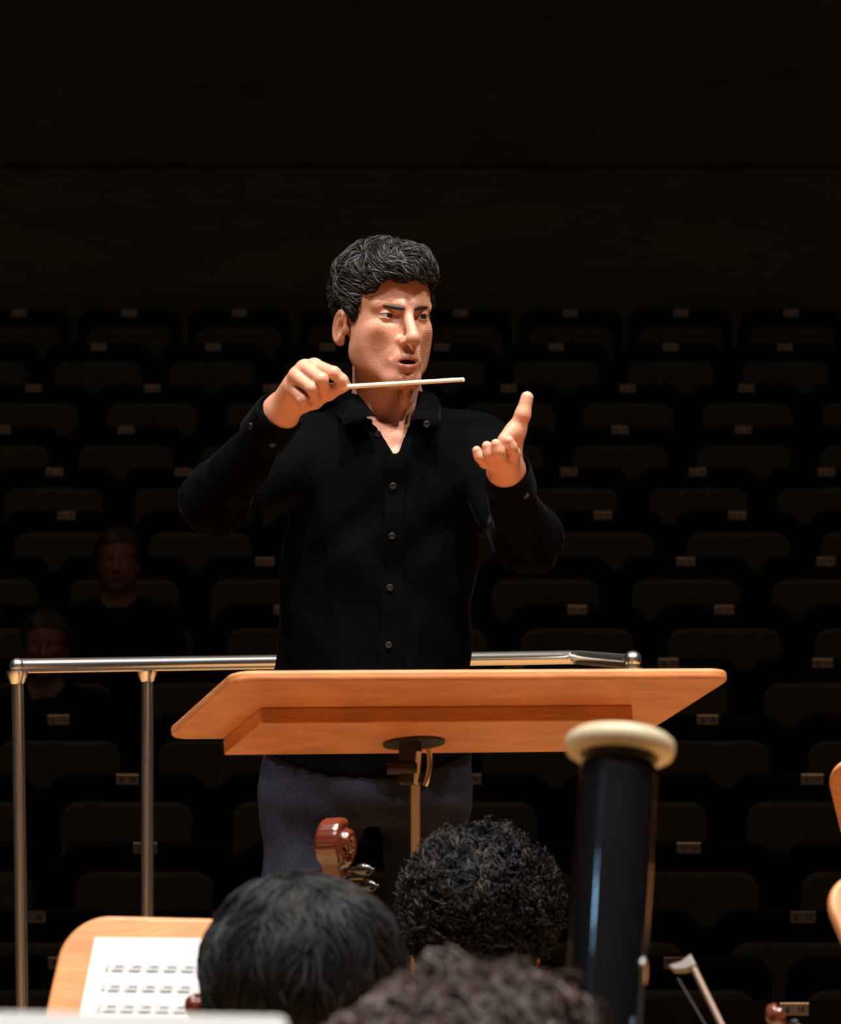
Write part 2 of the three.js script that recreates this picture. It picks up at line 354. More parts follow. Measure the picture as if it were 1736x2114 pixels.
function skinColor(h, c, tone = 1) {         // h in head space: dyes of lips, beard shadow and ears only
  let r = SKIN[0], g = SKIN[1], b = SKIN[2];
  const ax = Math.abs(h.x);
  const lip = (1 - sstep(.016, .023, ax)) * (1 - sstep(.0075, .0115, Math.abs(h.y + .0565) + ax * .12)) * sstep(.083, .089, h.z);
  const beard = sstep(-.028, -.042, h.y) * sstep(.0, .03, h.z) * (1 - lip) * sstep(-.13, -.10, h.y);
  const n = noise(h.x * 60, h.y * 60, h.z * 60) * .05 + noise(h.x * 300, h.y * 300, h.z * 300) * .03;
  r *= 1 - .17 * beard + n; g *= 1 - .20 * beard + n * .9; b *= 1 - .20 * beard + n * .8;
  r = r + (.42 - r) * lip * .8; g = g + (.14 - g) * lip * .8; b = b + (.11 - b) * lip * .8;
  const mouth = lip * (1 - sstep(.003, .0042, Math.abs(h.y + .0565))) * (1 - sstep(.012, .016, ax)) * (1 - sstep(.090, .0935, h.z));
  r += (.02 - r) * mouth; g += (.007 - g) * mouth; b += (.006 - b) * mouth;
  c.setRGB(r * tone, g * tone, b * tone);
}
// locks of hair that follow a surface: flow(p, n) gives the combing direction
function locks(f, starts, flow, o) {
  const pos = [], nor = [], col = [], ind = [];
  const S = 4;
  for (const s of starts) {
    const L = o.len * rr(.6, 1.3), seg = o.seg, st = L / seg, r0 = o.r * rr(.7, 1.35), grey = rnd() < o.grey ? rr(.3, 1) : 0;
    const tone = rr(.6, 1.5), base = pos.length / 3, ph = rr(0, 6.28), lift = o.lift * rr(.2, 1.2);
    let p = s.clone(), prevT = null;
    for (let k = 0; k <= seg; k++) {
      const n = grad(f, p, .003), t = k / seg;
      let dir = flow(p, n).clone(); dir.addScaledVector(n, -dir.dot(n)); dir.normalize();
      const side = n.clone().cross(dir);
      const a = o.curl * Math.sin(ph + t * o.freq);
      dir.multiplyScalar(Math.cos(a)).addScaledVector(side, Math.sin(a));
      const r = r0 * Math.pow(Math.sin(Math.PI * Math.min(.98, .22 + t * .78)), .7) + .0001;
      const c = p.clone().addScaledVector(n, lift * Math.sin(Math.PI * t * .8) + (o.curl2 || 0) * Math.cos(ph + t * o.freq) + r0 * .4);
      const tan = dir, bi = n.clone().cross(tan).normalize();
      for (let q = 0; q < S; q++) {
        const w = q / S * 2 * Math.PI, v = bi.clone().multiplyScalar(Math.cos(w)).addScaledVector(n, Math.sin(w) * .7);
        pos.push(c.x + v.x * r, c.y + v.y * r, c.z + v.z * r); v.normalize(); nor.push(v.x, v.y, v.z);
        const h = o.color; for (let m = 0; m < 3; m++) col.push(h[m] * tone * (1 - grey) + o.greyColor[m] * grey);
      }
      if (k < seg) for (let q = 0; q < S; q++) { const a0 = base + k * S + q, a1 = base + k * S + (q + 1) % S; ind.push(a0, a1, a0 + S, a1, a1 + S, a0 + S); }
      p = p.addScaledVector(dir, st); const dd = f(p); p.addScaledVector(grad(f, p, .003), -dd);
    }
  }
  const g = new THREE.BufferGeometry();
  g.setAttribute('position', new THREE.Float32BufferAttribute(pos, 3)); g.setAttribute('normal', new THREE.Float32BufferAttribute(nor, 3)); g.setAttribute('color', new THREE.Float32BufferAttribute(col, 3)); g.setIndex(ind);
  return g;
}
function starts(geo, n, keep) {          // seeded points over a mesh, by triangle area
  const g = geo.toNonIndexed(), P = g.attributes.position, T = P.count / 3, cum = []; let sum = 0;
  const a = V(), b = V(), c = V(), out = [];
  for (let i = 0; i < T; i++) { a.fromBufferAttribute(P, 3 * i); b.fromBufferAttribute(P, 3 * i + 1); c.fromBufferAttribute(P, 3 * i + 2); sum += b.clone().sub(a).cross(c.clone().sub(a)).length(); cum.push(sum); }
  for (let i = 0; i < n; i++) {
    let x = rnd() * sum, lo = 0, hi = T - 1; while (lo < hi) { const m = lo + hi >> 1; if (cum[m] < x) lo = m + 1; else hi = m; }
    a.fromBufferAttribute(P, 3 * lo); b.fromBufferAttribute(P, 3 * lo + 1); c.fromBufferAttribute(P, 3 * lo + 2);
    let u = rnd(), v = rnd(); if (u + v > 1) { u = 1 - u; v = 1 - v; }
    const p = a.clone().multiplyScalar(1 - u - v).addScaledVector(b, u).addScaledVector(c, v);
    if (!keep || keep(p)) out.push(p);
  }
  return out;
}
const colored = (geo, r, g, b, jitter = 0) => { const n = geo.attributes.position.count, c = new Float32Array(n * 3); for (let i = 0; i < n; i++) { c[3 * i] = r; c[3 * i + 1] = g; c[3 * i + 2] = b; } geo.setAttribute('color', new THREE.BufferAttribute(c, 3)); return geo; };
function mergeColored(list) {
  return mergeGeometries(list.map(g => { const n = g.index ? g.toNonIndexed() : g; for (const k of Object.keys(n.attributes)) if (!['position', 'normal', 'color'].includes(k)) n.deleteAttribute(k); const uv = new Float32Array(n.attributes.position.count * 2), P = n.attributes.position; for (let i = 0; i < P.count; i++) { uv[2 * i] = P.getX(i) + P.getZ(i) * .7; uv[2 * i + 1] = P.getY(i); } n.setAttribute('uv', new THREE.BufferAttribute(uv, 2)); return n; }));
}
function eyes(parent, m4) {
  for (const s of [-1, 1]) {
    const e = part(parent, 'eye', new THREE.SphereGeometry(.0128, 20, 14).translate(s * .0315, .0178, .0695).applyMatrix4(m4), M.eyeWhite);
    part(e, 'iris', new THREE.SphereGeometry(.0066, 16, 10).scale(1, 1, .45).translate(s * .0315 + .0012, .0175, .0798).applyMatrix4(m4), M.iris);
  }
}

// ---- the conductor
const CD = 8.2;                                        // how far away he stands
const PODIUM_H = .30;
{
  const base = V(at(755, 1600, CD).x, PODIUM_H, -CD);
  const man = thing('person', 'standing person in open black shirt raising a baton behind the wooden desk', 'person', base);
  const j = (px, py, dz = 0) => at(px, py, CD - dz).sub(base);
  const X = px => j(px, 1057).x, Y = py => j(868, py).y;
  // head frame
  const headO = j(791, 676, .03), yaw = .46;
  const H = new THREE.Matrix4().makeRotationFromEuler(new THREE.Euler(.03, yaw, -.01, 'YXZ')).setPosition(headO).scale(V(.955, 1, 1)), Hi = H.clone().invert();
  const hl = V(), fHead = p => headSDF(hl.copy(p).applyMatrix4(Hi));
  const neckA = j(802, 900, -.045), neckB = j(796, 742, .0);
  // joints
  const SR = j(628, 938, 0), ER = j(442, 1034, .22), WR = j(577, 853, .385);
  const SL = j(980, 932, 0), EL = j(1083, 1108, .21), WL = j(1046, 972, .40);
  const rows = [[855, 660, 950, .085], [900, 612, 1000, .105], [960, 592, 1003, .118], [1050, 588, 990, .122], [1150, 582, 980, .118], [1250, 574, 974, .114], [1370, 563, 970, .113], [1480, 550, 974, .118], [1560, 540, 978, .122], [1640, 540, 970, .12]]
    .map(([y, l, r, b]) => ({ y: Y(y), c: (X(l) + X(r)) / 2, a: (X(r) - X(l)) / 2, b }));
  const yTop = Y(868), yLow = Y(1710);
  function torso(p, grow = 0) {
    let i = 0; while (i < rows.length - 2 && p.y < rows[i + 1].y) i++;
    const A = rows[i], B = rows[i + 1], t = clamp((A.y - p.y) / (A.y - B.y), 0, 1);
    const c = A.c + (B.c - A.c) * t, a = A.a + (B.a - A.a) * t + grow, b = A.b + (B.b - A.b) * t + grow;
    const u = Math.abs((p.x - c) / a), w = Math.abs((p.z + .01) / b), e = 2.4;
    const r = Math.pow(Math.pow(u, e) + Math.pow(w, e), 1 / e);
    let d = (r - 1) * Math.min(a, b);
    return smax(smax(d, p.y - yTop - grow, .06), yLow - grow - p.y, .05);
  }
  function shoulders(p, g = 0) {
    let d = cap(p, j(760, 872, -.03), SR, .044 + g, .050 + g);
    d = smin(d, cap(p, j(845, 868, -.03), SL, .044 + g, .050 + g), .03);
    return d;
  }
  const dirR = WR.clone().sub(ER).normalize(), dirL = WL.clone().sub(EL).normalize();
  const arm = (p, S, E, W, dir, g, cut) => {
    let d = smin(cap(p, S, E, .058 + g, .048 + g), cap(p, E, W, .049 + g, .034 + g), .03);
    return cut ? Math.max(d, p.clone().sub(W).dot(dir) - .004) : d;
  };
  // shirt with creases
  const apex = V(X(819), Y(950), 0), vl = V(X(733), Y(806), 0), vr = V(X(872), Y(798), 0);
  const nl = V(vl.y - apex.y, -(vl.x - apex.x), 0).normalize(), nr = V(-(vr.y - apex.y), vr.x - apex.x, 0).normalize();
  // nl points to the right of the left edge (into the opening); nr to the left of the right edge
  const opening = p => { const dx = p.x - apex.x, dy = p.y - apex.y; return Math.max(-(dx * nl.x + dy * nl.y), -(dx * nr.x + dy * nr.y), -.03 - p.z); };
  const creases = p => {
    const dE = Math.min(p.distanceTo(ER), p.distanceTo(EL)), e = Math.exp(-dE * dE / .012);
    let n = noise(p.x * 9 + p.y * 6, p.y * 5 - p.x * 3, p.z * 7) * .010;
    n += noise(p.x * 22 + p.y * 14, p.y * 9, p.z * 14 + 5) * (.004 + .007 * e);
    // drag lines from the raised arms down over the chest
    const u = p.x * .75 + p.y * .66, w = -p.x * .66 + p.y * .75;
    n += Math.pow(Math.max(0, noise(u * 4 + 3, w * 20, 1.5)), 2) * .03 * sstep(Y(1350), Y(1050), p.y);
    return n;
  };
  function shirtF(p) {
    let d = smin(torso(p), shoulders(p), .04);
    d = smin(d, arm(p, SR, ER, WR, dirR, 0, true), .035);
    d = smin(d, arm(p, SL, EL, WL, dirL, 0, true), .035);
    d += creases(p);
    d = smax(d, -opening(p), .004);
    d = smax(d, -cap(p, neckA, neckB, .064, .062), .006);
    const hx = (p.x - X(762)) / (X(985) - X(762)), hem = Y(1606) + (Y(1545) - Y(1606)) * Math.min(1.3, hx * hx);
    return Math.max(d, hem - p.y);
  }
  const shirt = part(man, 'shirt', sdfMesh(shirtF, V(X(355), Y(1625), -.16), V(X(1170), Y(790), .50), .0075), M.shirt, 'black long-sleeved button shirt, open at the neck');
  const surfZ = (x, y) => { const p = V(x, y, .45); for (let i = 0; i < 90; i++) { const d = shirtF(p); if (d < .0004) break; p.z -= Math.max(.0006, d * .7); } return p.z; };
  { // placket, buttons, cuffs, collar
    const pts = []; for (let py = 952; py <= 1590; py += 14) { const x = X(817 - (py - 952) * .024), y = Y(py); pts.push(V(x, y, surfZ(x, y))); }
    const gp = [], gi = [];
    pts.forEach((q, i) => { for (const [dx, dz] of [[-.0165, .0008], [-.0155, .0042], [.0155, .0042], [.0165, .0008]]) gp.push(q.x + dx, q.y, q.z + dz); if (i) for (let k = 0; k < 3; k++) { const a = (i - 1) * 4 + k, b = i * 4 + k; gi.push(a, b, a + 1, b, b + 1, a + 1); } });
    const g = new THREE.BufferGeometry(); g.setAttribute('position', new THREE.Float32BufferAttribute(gp, 3)); g.setIndex(gi); g.computeVertexNormals();
    g.setAttribute('uv', new THREE.Float32BufferAttribute(gp.filter((_, i) => i % 3 < 2), 2));
    part(shirt, 'placket', g, M.shirt);
    const btn = new THREE.LatheGeometry([[0, .002], [.0035, .002], [.0045, .0032], [.0056, .002], [.0056, 0], [0, 0]].map(a => new THREE.Vector2(...a)), 16).rotateX(Math.PI / 2);
    for (const [px, py] of [[781, 899], [812, 1006], [810, 1108], [806, 1213], [803, 1330]]) { const x = X(px), y = Y(py); part(shirt, 'button', btn.clone().translate(x, y, surfZ(x, y) + .0045), M.button); }
    for (const [W, E, d, n] of [[WR, ER, dirR, [[-.4, .3], [.5, .2]]], [WL, EL, dirL, [[.2, .1]]]]) {
      const q = new THREE.Quaternion().setFromUnitVectors(V(0, 1, 0), d);
      const prof = [[.034, -.062], [.0395, -.060], [.0385, -.004], [.0365, .004], [.0335, .004], [.032, -.03]].map(a => new THREE.Vector2(...a));
      const cuff = part(shirt, 'cuff', new THREE.LatheGeometry(prof, 28).applyQuaternion(q).translate(...W.toArray()), M.shirt);
      for (const [a, b] of n) { const side = V(a, b, 1).addScaledVector(d, -V(a, b, 1).dot(d)).normalize(); part(shirt, 'button', btn.clone().applyQuaternion(new THREE.Quaternion().setFromUnitVectors(V(0, 0, 1), side)).translate(...W.clone().addScaledVector(d, -.03).addScaledVector(side, .0385).toArray()), M.button); }
    }
    // collar: a folded band that runs round the neck and opens into two points
    const N = 40, cg = [], ci = [], nc = j(800, 838, -.02);
    const edgeIn = [], edgeOut = [];
    for (let i = 0; i <= N; i++) {
      const t = i / N, a = (-2.55 + 5.1 * t);                    // 0 is the nape
      const back = Math.cos(a), rad = .066;
      let top = V(nc.x + Math.sin(a) * rad, nc.y + .016 + .016 * (back * .5 + .5), nc.z - back * rad * 1.02);
      let out = V(nc.x + Math.sin(a) * (rad + .020), nc.y - .014 + .010 * (back * .5 + .5), nc.z - back * (rad + .02));
      edgeIn.push(top); edgeOut.push(out);
    }
    // the two points of the collar
    const tipL = j(706, 877, .115), tipR = j(913, 884, .115), inL = j(779, 862, .118), inR = j(853, 868, .118);
    const blend = (i, f) => { const t = f * f; return t; };
    for (let i = 0; i <= N; i++) {
      const t = i / N, f = sstep(.24, 0, t), h = sstep(.76, 1, t);
      edgeOut[i].lerp(tipL, f).lerp(tipR, h);
      edgeIn[i].lerp(j(738, 815, .055), f * .9).lerp(j(868, 806, .055), h * .9);
    }
    edgeIn.unshift(inL.clone()); edgeOut.unshift(tipL.clone().lerp(inL, .55)); edgeIn.push(inR.clone()); edgeOut.push(tipR.clone().lerp(inR, .55));
    const K = 6;
    edgeIn.forEach((q, i) => { for (let k = 0; k <= K; k++) { const t = k / K, m = q.clone().lerp(edgeOut[i], t), o = V(m.x - nc.x, 0, m.z - nc.z).normalize(); m.addScaledVector(o, Math.sin(t * Math.PI) * .007).y += Math.sin(t * Math.PI) * .005; m.z = Math.max(m.z, -.2); cg.push(m); } });
    const full = [], th = .0035;
    const R = edgeIn.length;
    for (const q of cg) full.push(q.x, q.y, q.z);
    for (const q of cg) { const o = V(q.x - nc.x, .03, q.z - nc.z).normalize(); full.push(q.x - o.x * th, q.y - o.y * th, q.z - o.z * th); }
    const off = cg.length;
    for (let i = 1; i < R; i++) for (let k = 0; k < K; k++) { const a = (i - 1) * (K + 1) + k, b = i * (K + 1) + k; ci.push(a, a + 1, b, b, a + 1, b + 1, off + a, off + b, off + a + 1, off + b, off + b + 1, off + a + 1); }
    const edge = (a, b) => ci.push(a, b, off + a, b, off + b, off + a);
    for (let i = 1; i < R; i++) { edge((i - 1) * (K + 1), i * (K + 1)); edge(i * (K + 1) + K, (i - 1) * (K + 1) + K); }
    for (let k = 0; k < K; k++) { edge(k + 1, k); edge((R - 1) * (K + 1) + k, (R - 1) * (K + 1) + k + 1); }
    const gc = new THREE.BufferGeometry(); gc.setAttribute('position', new THREE.Float32BufferAttribute(full, 3)); gc.setIndex(ci); gc.computeVertexNormals();
    gc.setAttribute('uv', new THREE.Float32BufferAttribute(full.filter((_, i) => i % 3 < 2), 2));
    part(shirt, 'collar', gc, M.shirt);
    const cb = j(881, 876, .126); part(shirt, 'button', btn.clone().translate(...cb.toArray()), M.button);
  }
  // trousers
  const hipR = j(648, 1640, 0), hipL = j(872, 1640, -.03), knR = j(622, 1950, .04), knL = j(876, 1950, -.02);
  const anR = V(knR.x - .01, .10, 0), anL = V(knL.x + .01, .10, 0);
  function legs(p, g = 0) {
    let d = smin(cap(p, hipR, knR, .082 + g, .064 + g), cap(p, knR, anR, .064 + g, .052 + g), .03);
    let e = smin(cap(p, hipL, knL, .066 + g, .060 + g), cap(p, knL, anL, .062 + g, .052 + g), .03);
    d = smin(d, e, .02);
    return smin(d, Math.max(torso(p, g - .006), p.y - Y(1500)), .03);
  }
  const trouserF = p => Math.max(legs(p) + noise(p.x * 14, p.y * 8, p.z * 12) * .006 + noise(p.x * 10 + p.y * 20, p.y * 12, 3) * .004, .035 - p.y);
  const trousers = part(man, 'trousers', sdfMesh(trouserF, V(-.26, .02, -.2), V(.26, Y(1490), .22), .010), M.jeans, 'dark blue jeans');
  for (const a of [anR, anL]) part(man, 'shoe', sdfMesh(p => Math.max(smin(ell(p, a.x, .035, a.z + .07, .048, .045, .13), cap(p, V(a.x, .05, a.z), V(a.x, .1, a.z), .045, .045), .03), -p.y), V(a.x - .08, -.01, a.z - .1), V(a.x + .08, .17, a.z + .22), .008), M.leather);
  // hands: each finger its own chain of joints
  const chain = (p, pts, r0, r1, k) => { let d = 9; for (let i = 1; i < pts.length; i++) { const a = (i - 1) / (pts.length - 1), b = i / (pts.length - 1); const e = cap(p, pts[i - 1], pts[i], r0 + (r1 - r0) * a, r0 + (r1 - r0) * b); d = i > 1 ? smin(d, e, k) : e; } return d; };
  const P3 = a => a.map(q => j(...q));
  const handR = {
    palm: [[[577, 853, .385], [648, 757, .440], .020, .0125], [[577, 853, .385], [628, 760, .452], .020, .0125], [[580, 855, .385], [612, 776, .452], .020, .012], [[583, 857, .385], [600, 800, .440], .019, .0115]].map(([a, b, r, s]) => [j(...a), j(...b), r, s]),
    fingers: [
      [[650, 755, .440], [689, 770, .478], [706, 785, .476], [714, 796, .466]], [[629, 758, .454], [664, 783, .494], [668, 801, .470], [659, 806, .447]],
      [[611, 776, .454], [645, 802, .490], [650, 817, .464], [641, 818, .444]], [[600, 800, .440], [626, 826, .470], [632, 834, .450], [628, 832, .432]]].map(P3),
    thumb: P3([[606, 842, .400], [648, 826, .430], [678, 810, .452], [700, 801, .462]]),
  };
  const handL = {
    palm: [[[1046, 972, .40], [1058, 938, .470], .021, .0115], [[1046, 972, .40], [1044, 944, .482], .021, .0125], [[1043, 972, .40], [1028, 950, .482], .020, .012], [[1040, 970, .40], [1013, 953, .470], .019, .0115]].map(([a, b, r, s]) => [j(...a), j(...b), r, s]),
    fingers: [
      [[1060, 936, .475], [1060, 937, .515], [1055, 923, .536], [1050, 910, .540]], [[1044, 945, .485], [1036, 947, .528], [1029, 932, .548], [1024, 917, .550]],
      [[1028, 951, .485], [1017, 953, .523], [1009, 937, .540], [1005, 921, .541]], [[1013, 954, .470], [1001, 955, .500], [990, 943, .514], [984, 930, .515]]].map(P3),
    thumb: P3([[1056, 940, .405], [1066, 892, .425], [1079, 856, .432], [1088, 821, .430]]),
    pad: [j(1050, 925, .415), j(1062, 893, .428), .019, .0125],
    web: [j(1071, 876, .428), j(1042, 908, .44), .009, .011],
  };
  const hand = (p, h, wr, el) => {
    let d = 9; for (const [a, b, r, s] of h.palm) d = smin(d, cap(p, a, b, r, s), .012);
    if (h.pad) d = smin(smin(d, cap(p, ...h.pad), .014), cap(p, ...h.web), .016);
    d = smin(d, cap(p, wr, el, .0255, .036), .02);
    let f = 9; h.fingers.forEach((c, i) => { const q = chain(p, c, [.0105, .0108, .0103, .0092][i], [.0080, .0082, .0078, .0070][i], .005); f = Math.min(f, q); });
    d = smin(d, f, .006);
    return smin(d, chain(p, h.thumb, h.pad ? .0138 : .0145, .0098, .008), .008);
  };
  // body: head, neck, chest, arms and legs in one continuous figure under the clothes
  const bodyRest = p => {
    let d = smin(torso(p, -.009), shoulders(p, -.009), .04);
    d = smin(d, cap(p, neckA, neckB, .060, .0535), .03);
    return d;
  };
  const bodyF = p => {
    let d = bodyRest(p);
    if (p.y > Y(880)) d = smin(d, fHead(p), .02);
    {
      // throat, tendons and collar bones
      d = smin(d, ell(p, X(838), Y(822), .058, .012, .018, .012), .02);
      d = smin(d, cap(p, j(835, 800, .015), j(812, 905, .058), .010, .008), .02);
    }
    d = smin(d, cap(p, j(810, 906, .064), j(775, 884, .045), .007, .006), .02);
    d = smin(d, cap(p, j(828, 906, .064), j(858, 884, .045), .007, .006), .02);
    return d;
  };
  const hv = V(), skinC = (p, c) => skinColor(hv.copy(p).applyMatrix4(Hi), c);
  const plain = (p, c) => skinColor(V(0, .3, 0).addScaledVector(p, .2), c);
  const limbs = p => Math.min(legs(p, -.012), Math.min(arm(p, SR, ER, WR, dirR, -.012), arm(p, SL, EL, WL, dirL, -.012)), bodyRest(p) + .006);
  const cb = (h, lo, hi) => { const b = new THREE.Box3(); h.palm.forEach(q => { b.expandByPoint(q[0]); b.expandByPoint(q[1]); }); h.fingers.forEach(f => f.forEach(q => b.expandByPoint(q))); h.thumb.forEach(q => b.expandByPoint(q)); return b.expandByScalar(.03); };
  const bR = cb(handR), bL = cb(handL);
  const body = mergeColored([
    sdfMesh(bodyF, V(X(660), Y(960), -.16), V(X(950), Y(490), .20), .0021, skinC, true),
    sdfMesh(p => hand(p, handR, WR, ER), bR.min, bR.max, .0021, plain, true),
    sdfMesh(p => hand(p, handL, WL, EL), bL.min, bL.max, .0021, plain, true),
    sdfMesh(limbs, V(X(380), 0.03, -.16), V(X(1150), Y(880), .48), .014, plain),
  ]);
  part(man, 'body', body, M.skin, 'light tan skin');
  eyes(man, H);
  // eyebrows
  for (const s of [-1, 1]) {
    const A = V(s * .011, .0288, .0925), B = V(s * .048, .0335, .0735), list = [sdfMesh(p => cap(p, A, B, .0036, .0018) - .0012 * Math.sin(clamp((s * p.x - .011) / .037, 0, 1) * 3.14), V(s * .03 - .028, .016, .058), V(s * .03 + .028, .05, .108), .0014)];
    for (let k = 0; k < 150; k++) {
      const t = rnd(), c = A.clone().lerp(B, t).add(V(0, rr(-.0036, .0034) * (1 - .45 * t) + .002 * Math.sin(t * 3.1), .0012)), d = V(s * rr(.5, 1), rr(.1, .6) * (1 - t) - .15 * t, -.45 * t - .2).normalize();
      list.push(rod(c, c.clone().addScaledVector(d, rr(.005, .009)), .00055, .0001, 4));
    }
    part(man, 'eyebrow', merge(list).applyMatrix4(H), M.hairBase);
  }
  // hair: a wavy crop, longer on top
  const hairF0 = h => {
    const ax = Math.abs(h.x);
    let d = ell(h, 0, .058, -.012, .0790, .0830, .102);
    d = smin(d, ell(h, .004, .094, .046, .060, .034, .056), .03);             // quiff
    const wv = noise(h.x * 30, h.y * 22, h.z * 30) * .008 + noise(h.x * 70, h.y * 60, h.z * 70) * .003;
    d += wv;
    // hairline: forehead, temples, round the ears, nape
    const line = .076 - .030 * sstep(.040, .066, ax) + .004 * Math.sin(h.x * 160);
    const face = Math.max(h.y - line, (.024 + .018 * sstep(.01, .05, h.y)) - h.z);
    d = smax(d, -face, .006);
    const ear = ell({ x: ax, y: h.y, z: h.z }, .086, -.004, -.008, .03, .036, .025);
    d = smax(d, -ear, .005);
    const low = h.z > -.005 ? -.012 - .3 * (h.z) : -.055 ;
    d = smax(d, low - h.y, .008);
    return d;
  };
  const hairBase = sdfMesh(hairF0, V(-.11, -.08, -.15), V(.11, .17, .14), .0028);
  const st = starts(hairBase, 7000, p => p.y > -.02 || p.z < 0);
  const flow = (p, n) => V(p.x * 5 + .35 + noise(p.x * 26, p.y * 20, p.z * 26 + 7) * 2.2, -.25 - 3 * Math.max(0, .06 - p.y), .9 * sstep(-.06, .05, p.z) - .5 * sstep(-.02, -.09, p.z) + noise(p.x * 26 + 9, p.y * 20, p.z * 26) * 2.0);
  const lk = locks(hairF0, st, flow, { len: .040, seg: 6, r: .0013, lift: .004, curl: .28, freq: 4, curl2: .0008, grey: .19, color: [.010, .009, .009], greyColor: [.085, .088, .094] });
  const fly = locks(hairF0, starts(hairBase, 900, p => p.y > .02), flow, { len: .040, seg: 6, r: .0008, lift: .0055, curl: .5, freq: 4, curl2: .0012, grey: .3, color: [.012, .011, .011], greyColor: [.10, .104, .11] });
  part(man, 'hair', mergeColored([colored(hairBase, .009, .008, .008), lk, fly]).applyMatrix4(H), M.hair, 'short wavy black hair flecked with grey');

  // baton, held between thumb and forefinger
  const b0 = at(676, 801, CD - .455), b1 = at(712, 798.5, CD - .466), b2 = at(957, 783.5, CD - .60);
  const bt = thing('baton', 'thin white conducting baton held in the raised fist', 'baton', b1);
  part(bt, 'shaft', rod(V(0, 0, 0).add(b0).sub(b1), b2.clone().sub(b1), .0038, .0030, 10), M.batonWhite);
  const hd = b1.clone().sub(b2).normalize();
  part(bt, 'handle', new THREE.LatheGeometry([[0, -.02], [.006, -.018], [.009, -.006], [.007, .008], [.0035, .018], [0, .019]].map(a => new THREE.Vector2(...a)), 14).applyQuaternion(new THREE.Quaternion().setFromUnitVectors(V(0, -1, 0), hd)).translate(...b0.clone().sub(b1).toArray()), M.cork);
}

// ---- podium and rail
{
  const pod = thing('podium', 'low dark carpeted podium under the standing conductor', 'podium', V(-.12, 0, -8.50));
  part(pod, 'platform', rbox(1.7, PODIUM_H - .02, 1.3, .015, 0, (PODIUM_H - .02) / 2, 0), M.wallWood);
  part(pod, 'carpet', rbox(1.66, .02, 1.26, .008, 0, PODIUM_H - .01, 0), M.carpet);
  const a = at(36, 1375, 8.45), b = at(304, 1371, 8.58), c = at(1190, 1357, 8.98), e = at(1306, 1367, 8.45);
  const rail = thing('podium_rail', 'polished chrome handrail on posts behind the conductor', 'handrail', V(a.x, PODIUM_H, a.z));
  const o = rail.position, L = p => p.clone().sub(o);
  const top = p => L(p);
  const c0 = c.clone().lerp(a, .035), c1 = c.clone().lerp(e, .10);
  part(rail, 'top_rail', merge([rod(top(a), top(c0), .0125, .0125, 24), tube([top(c0), top(c0).lerp(top(c), .6).add(V(.004, 0, 0)), top(c).lerp(top(c1), .4), top(c1)], .0125, 20, 20), rod(top(c1), top(e), .0125, .0125, 24), new THREE.SphereGeometry(.0135, 20, 14).translate(...top(a).toArray())]), M.chrome);
  const foot = (p, q) => V(p.x, 0, p.z).add(q || V());
  const lean = at(56, 2090, 8.45);
  [[a, V(.018, 0, 0)], [b, V(.002, 0, 0)], [e, V()]].forEach(([p, dv]) => {
    const t = top(p), f = V(t.x + dv.x, 0, t.z);
    const post = part(rail, 'post', rod(f, t, .0115, .0105, 24), M.chrome);
    part(post, 'collar', new THREE.LatheGeometry([[.0105, -.022], [.0125, -.02], [.0175, -.008], [.0185, 0]].map(q => new THREE.Vector2(...q)), 20).translate(...t.clone().add(V(0, -.008, 0)).toArray()), M.chrome);
    part(post, 'foot_plate', new THREE.CylinderGeometry(.04, .042, .008, 24).translate(f.x, .004, f.z), M.chrome);
  });
  part(rail, 'end_knob', new THREE.SphereGeometry(.0155, 20, 14).translate(...top(e).add(V(0, .004, 0)).toArray()), M.chrome);
}

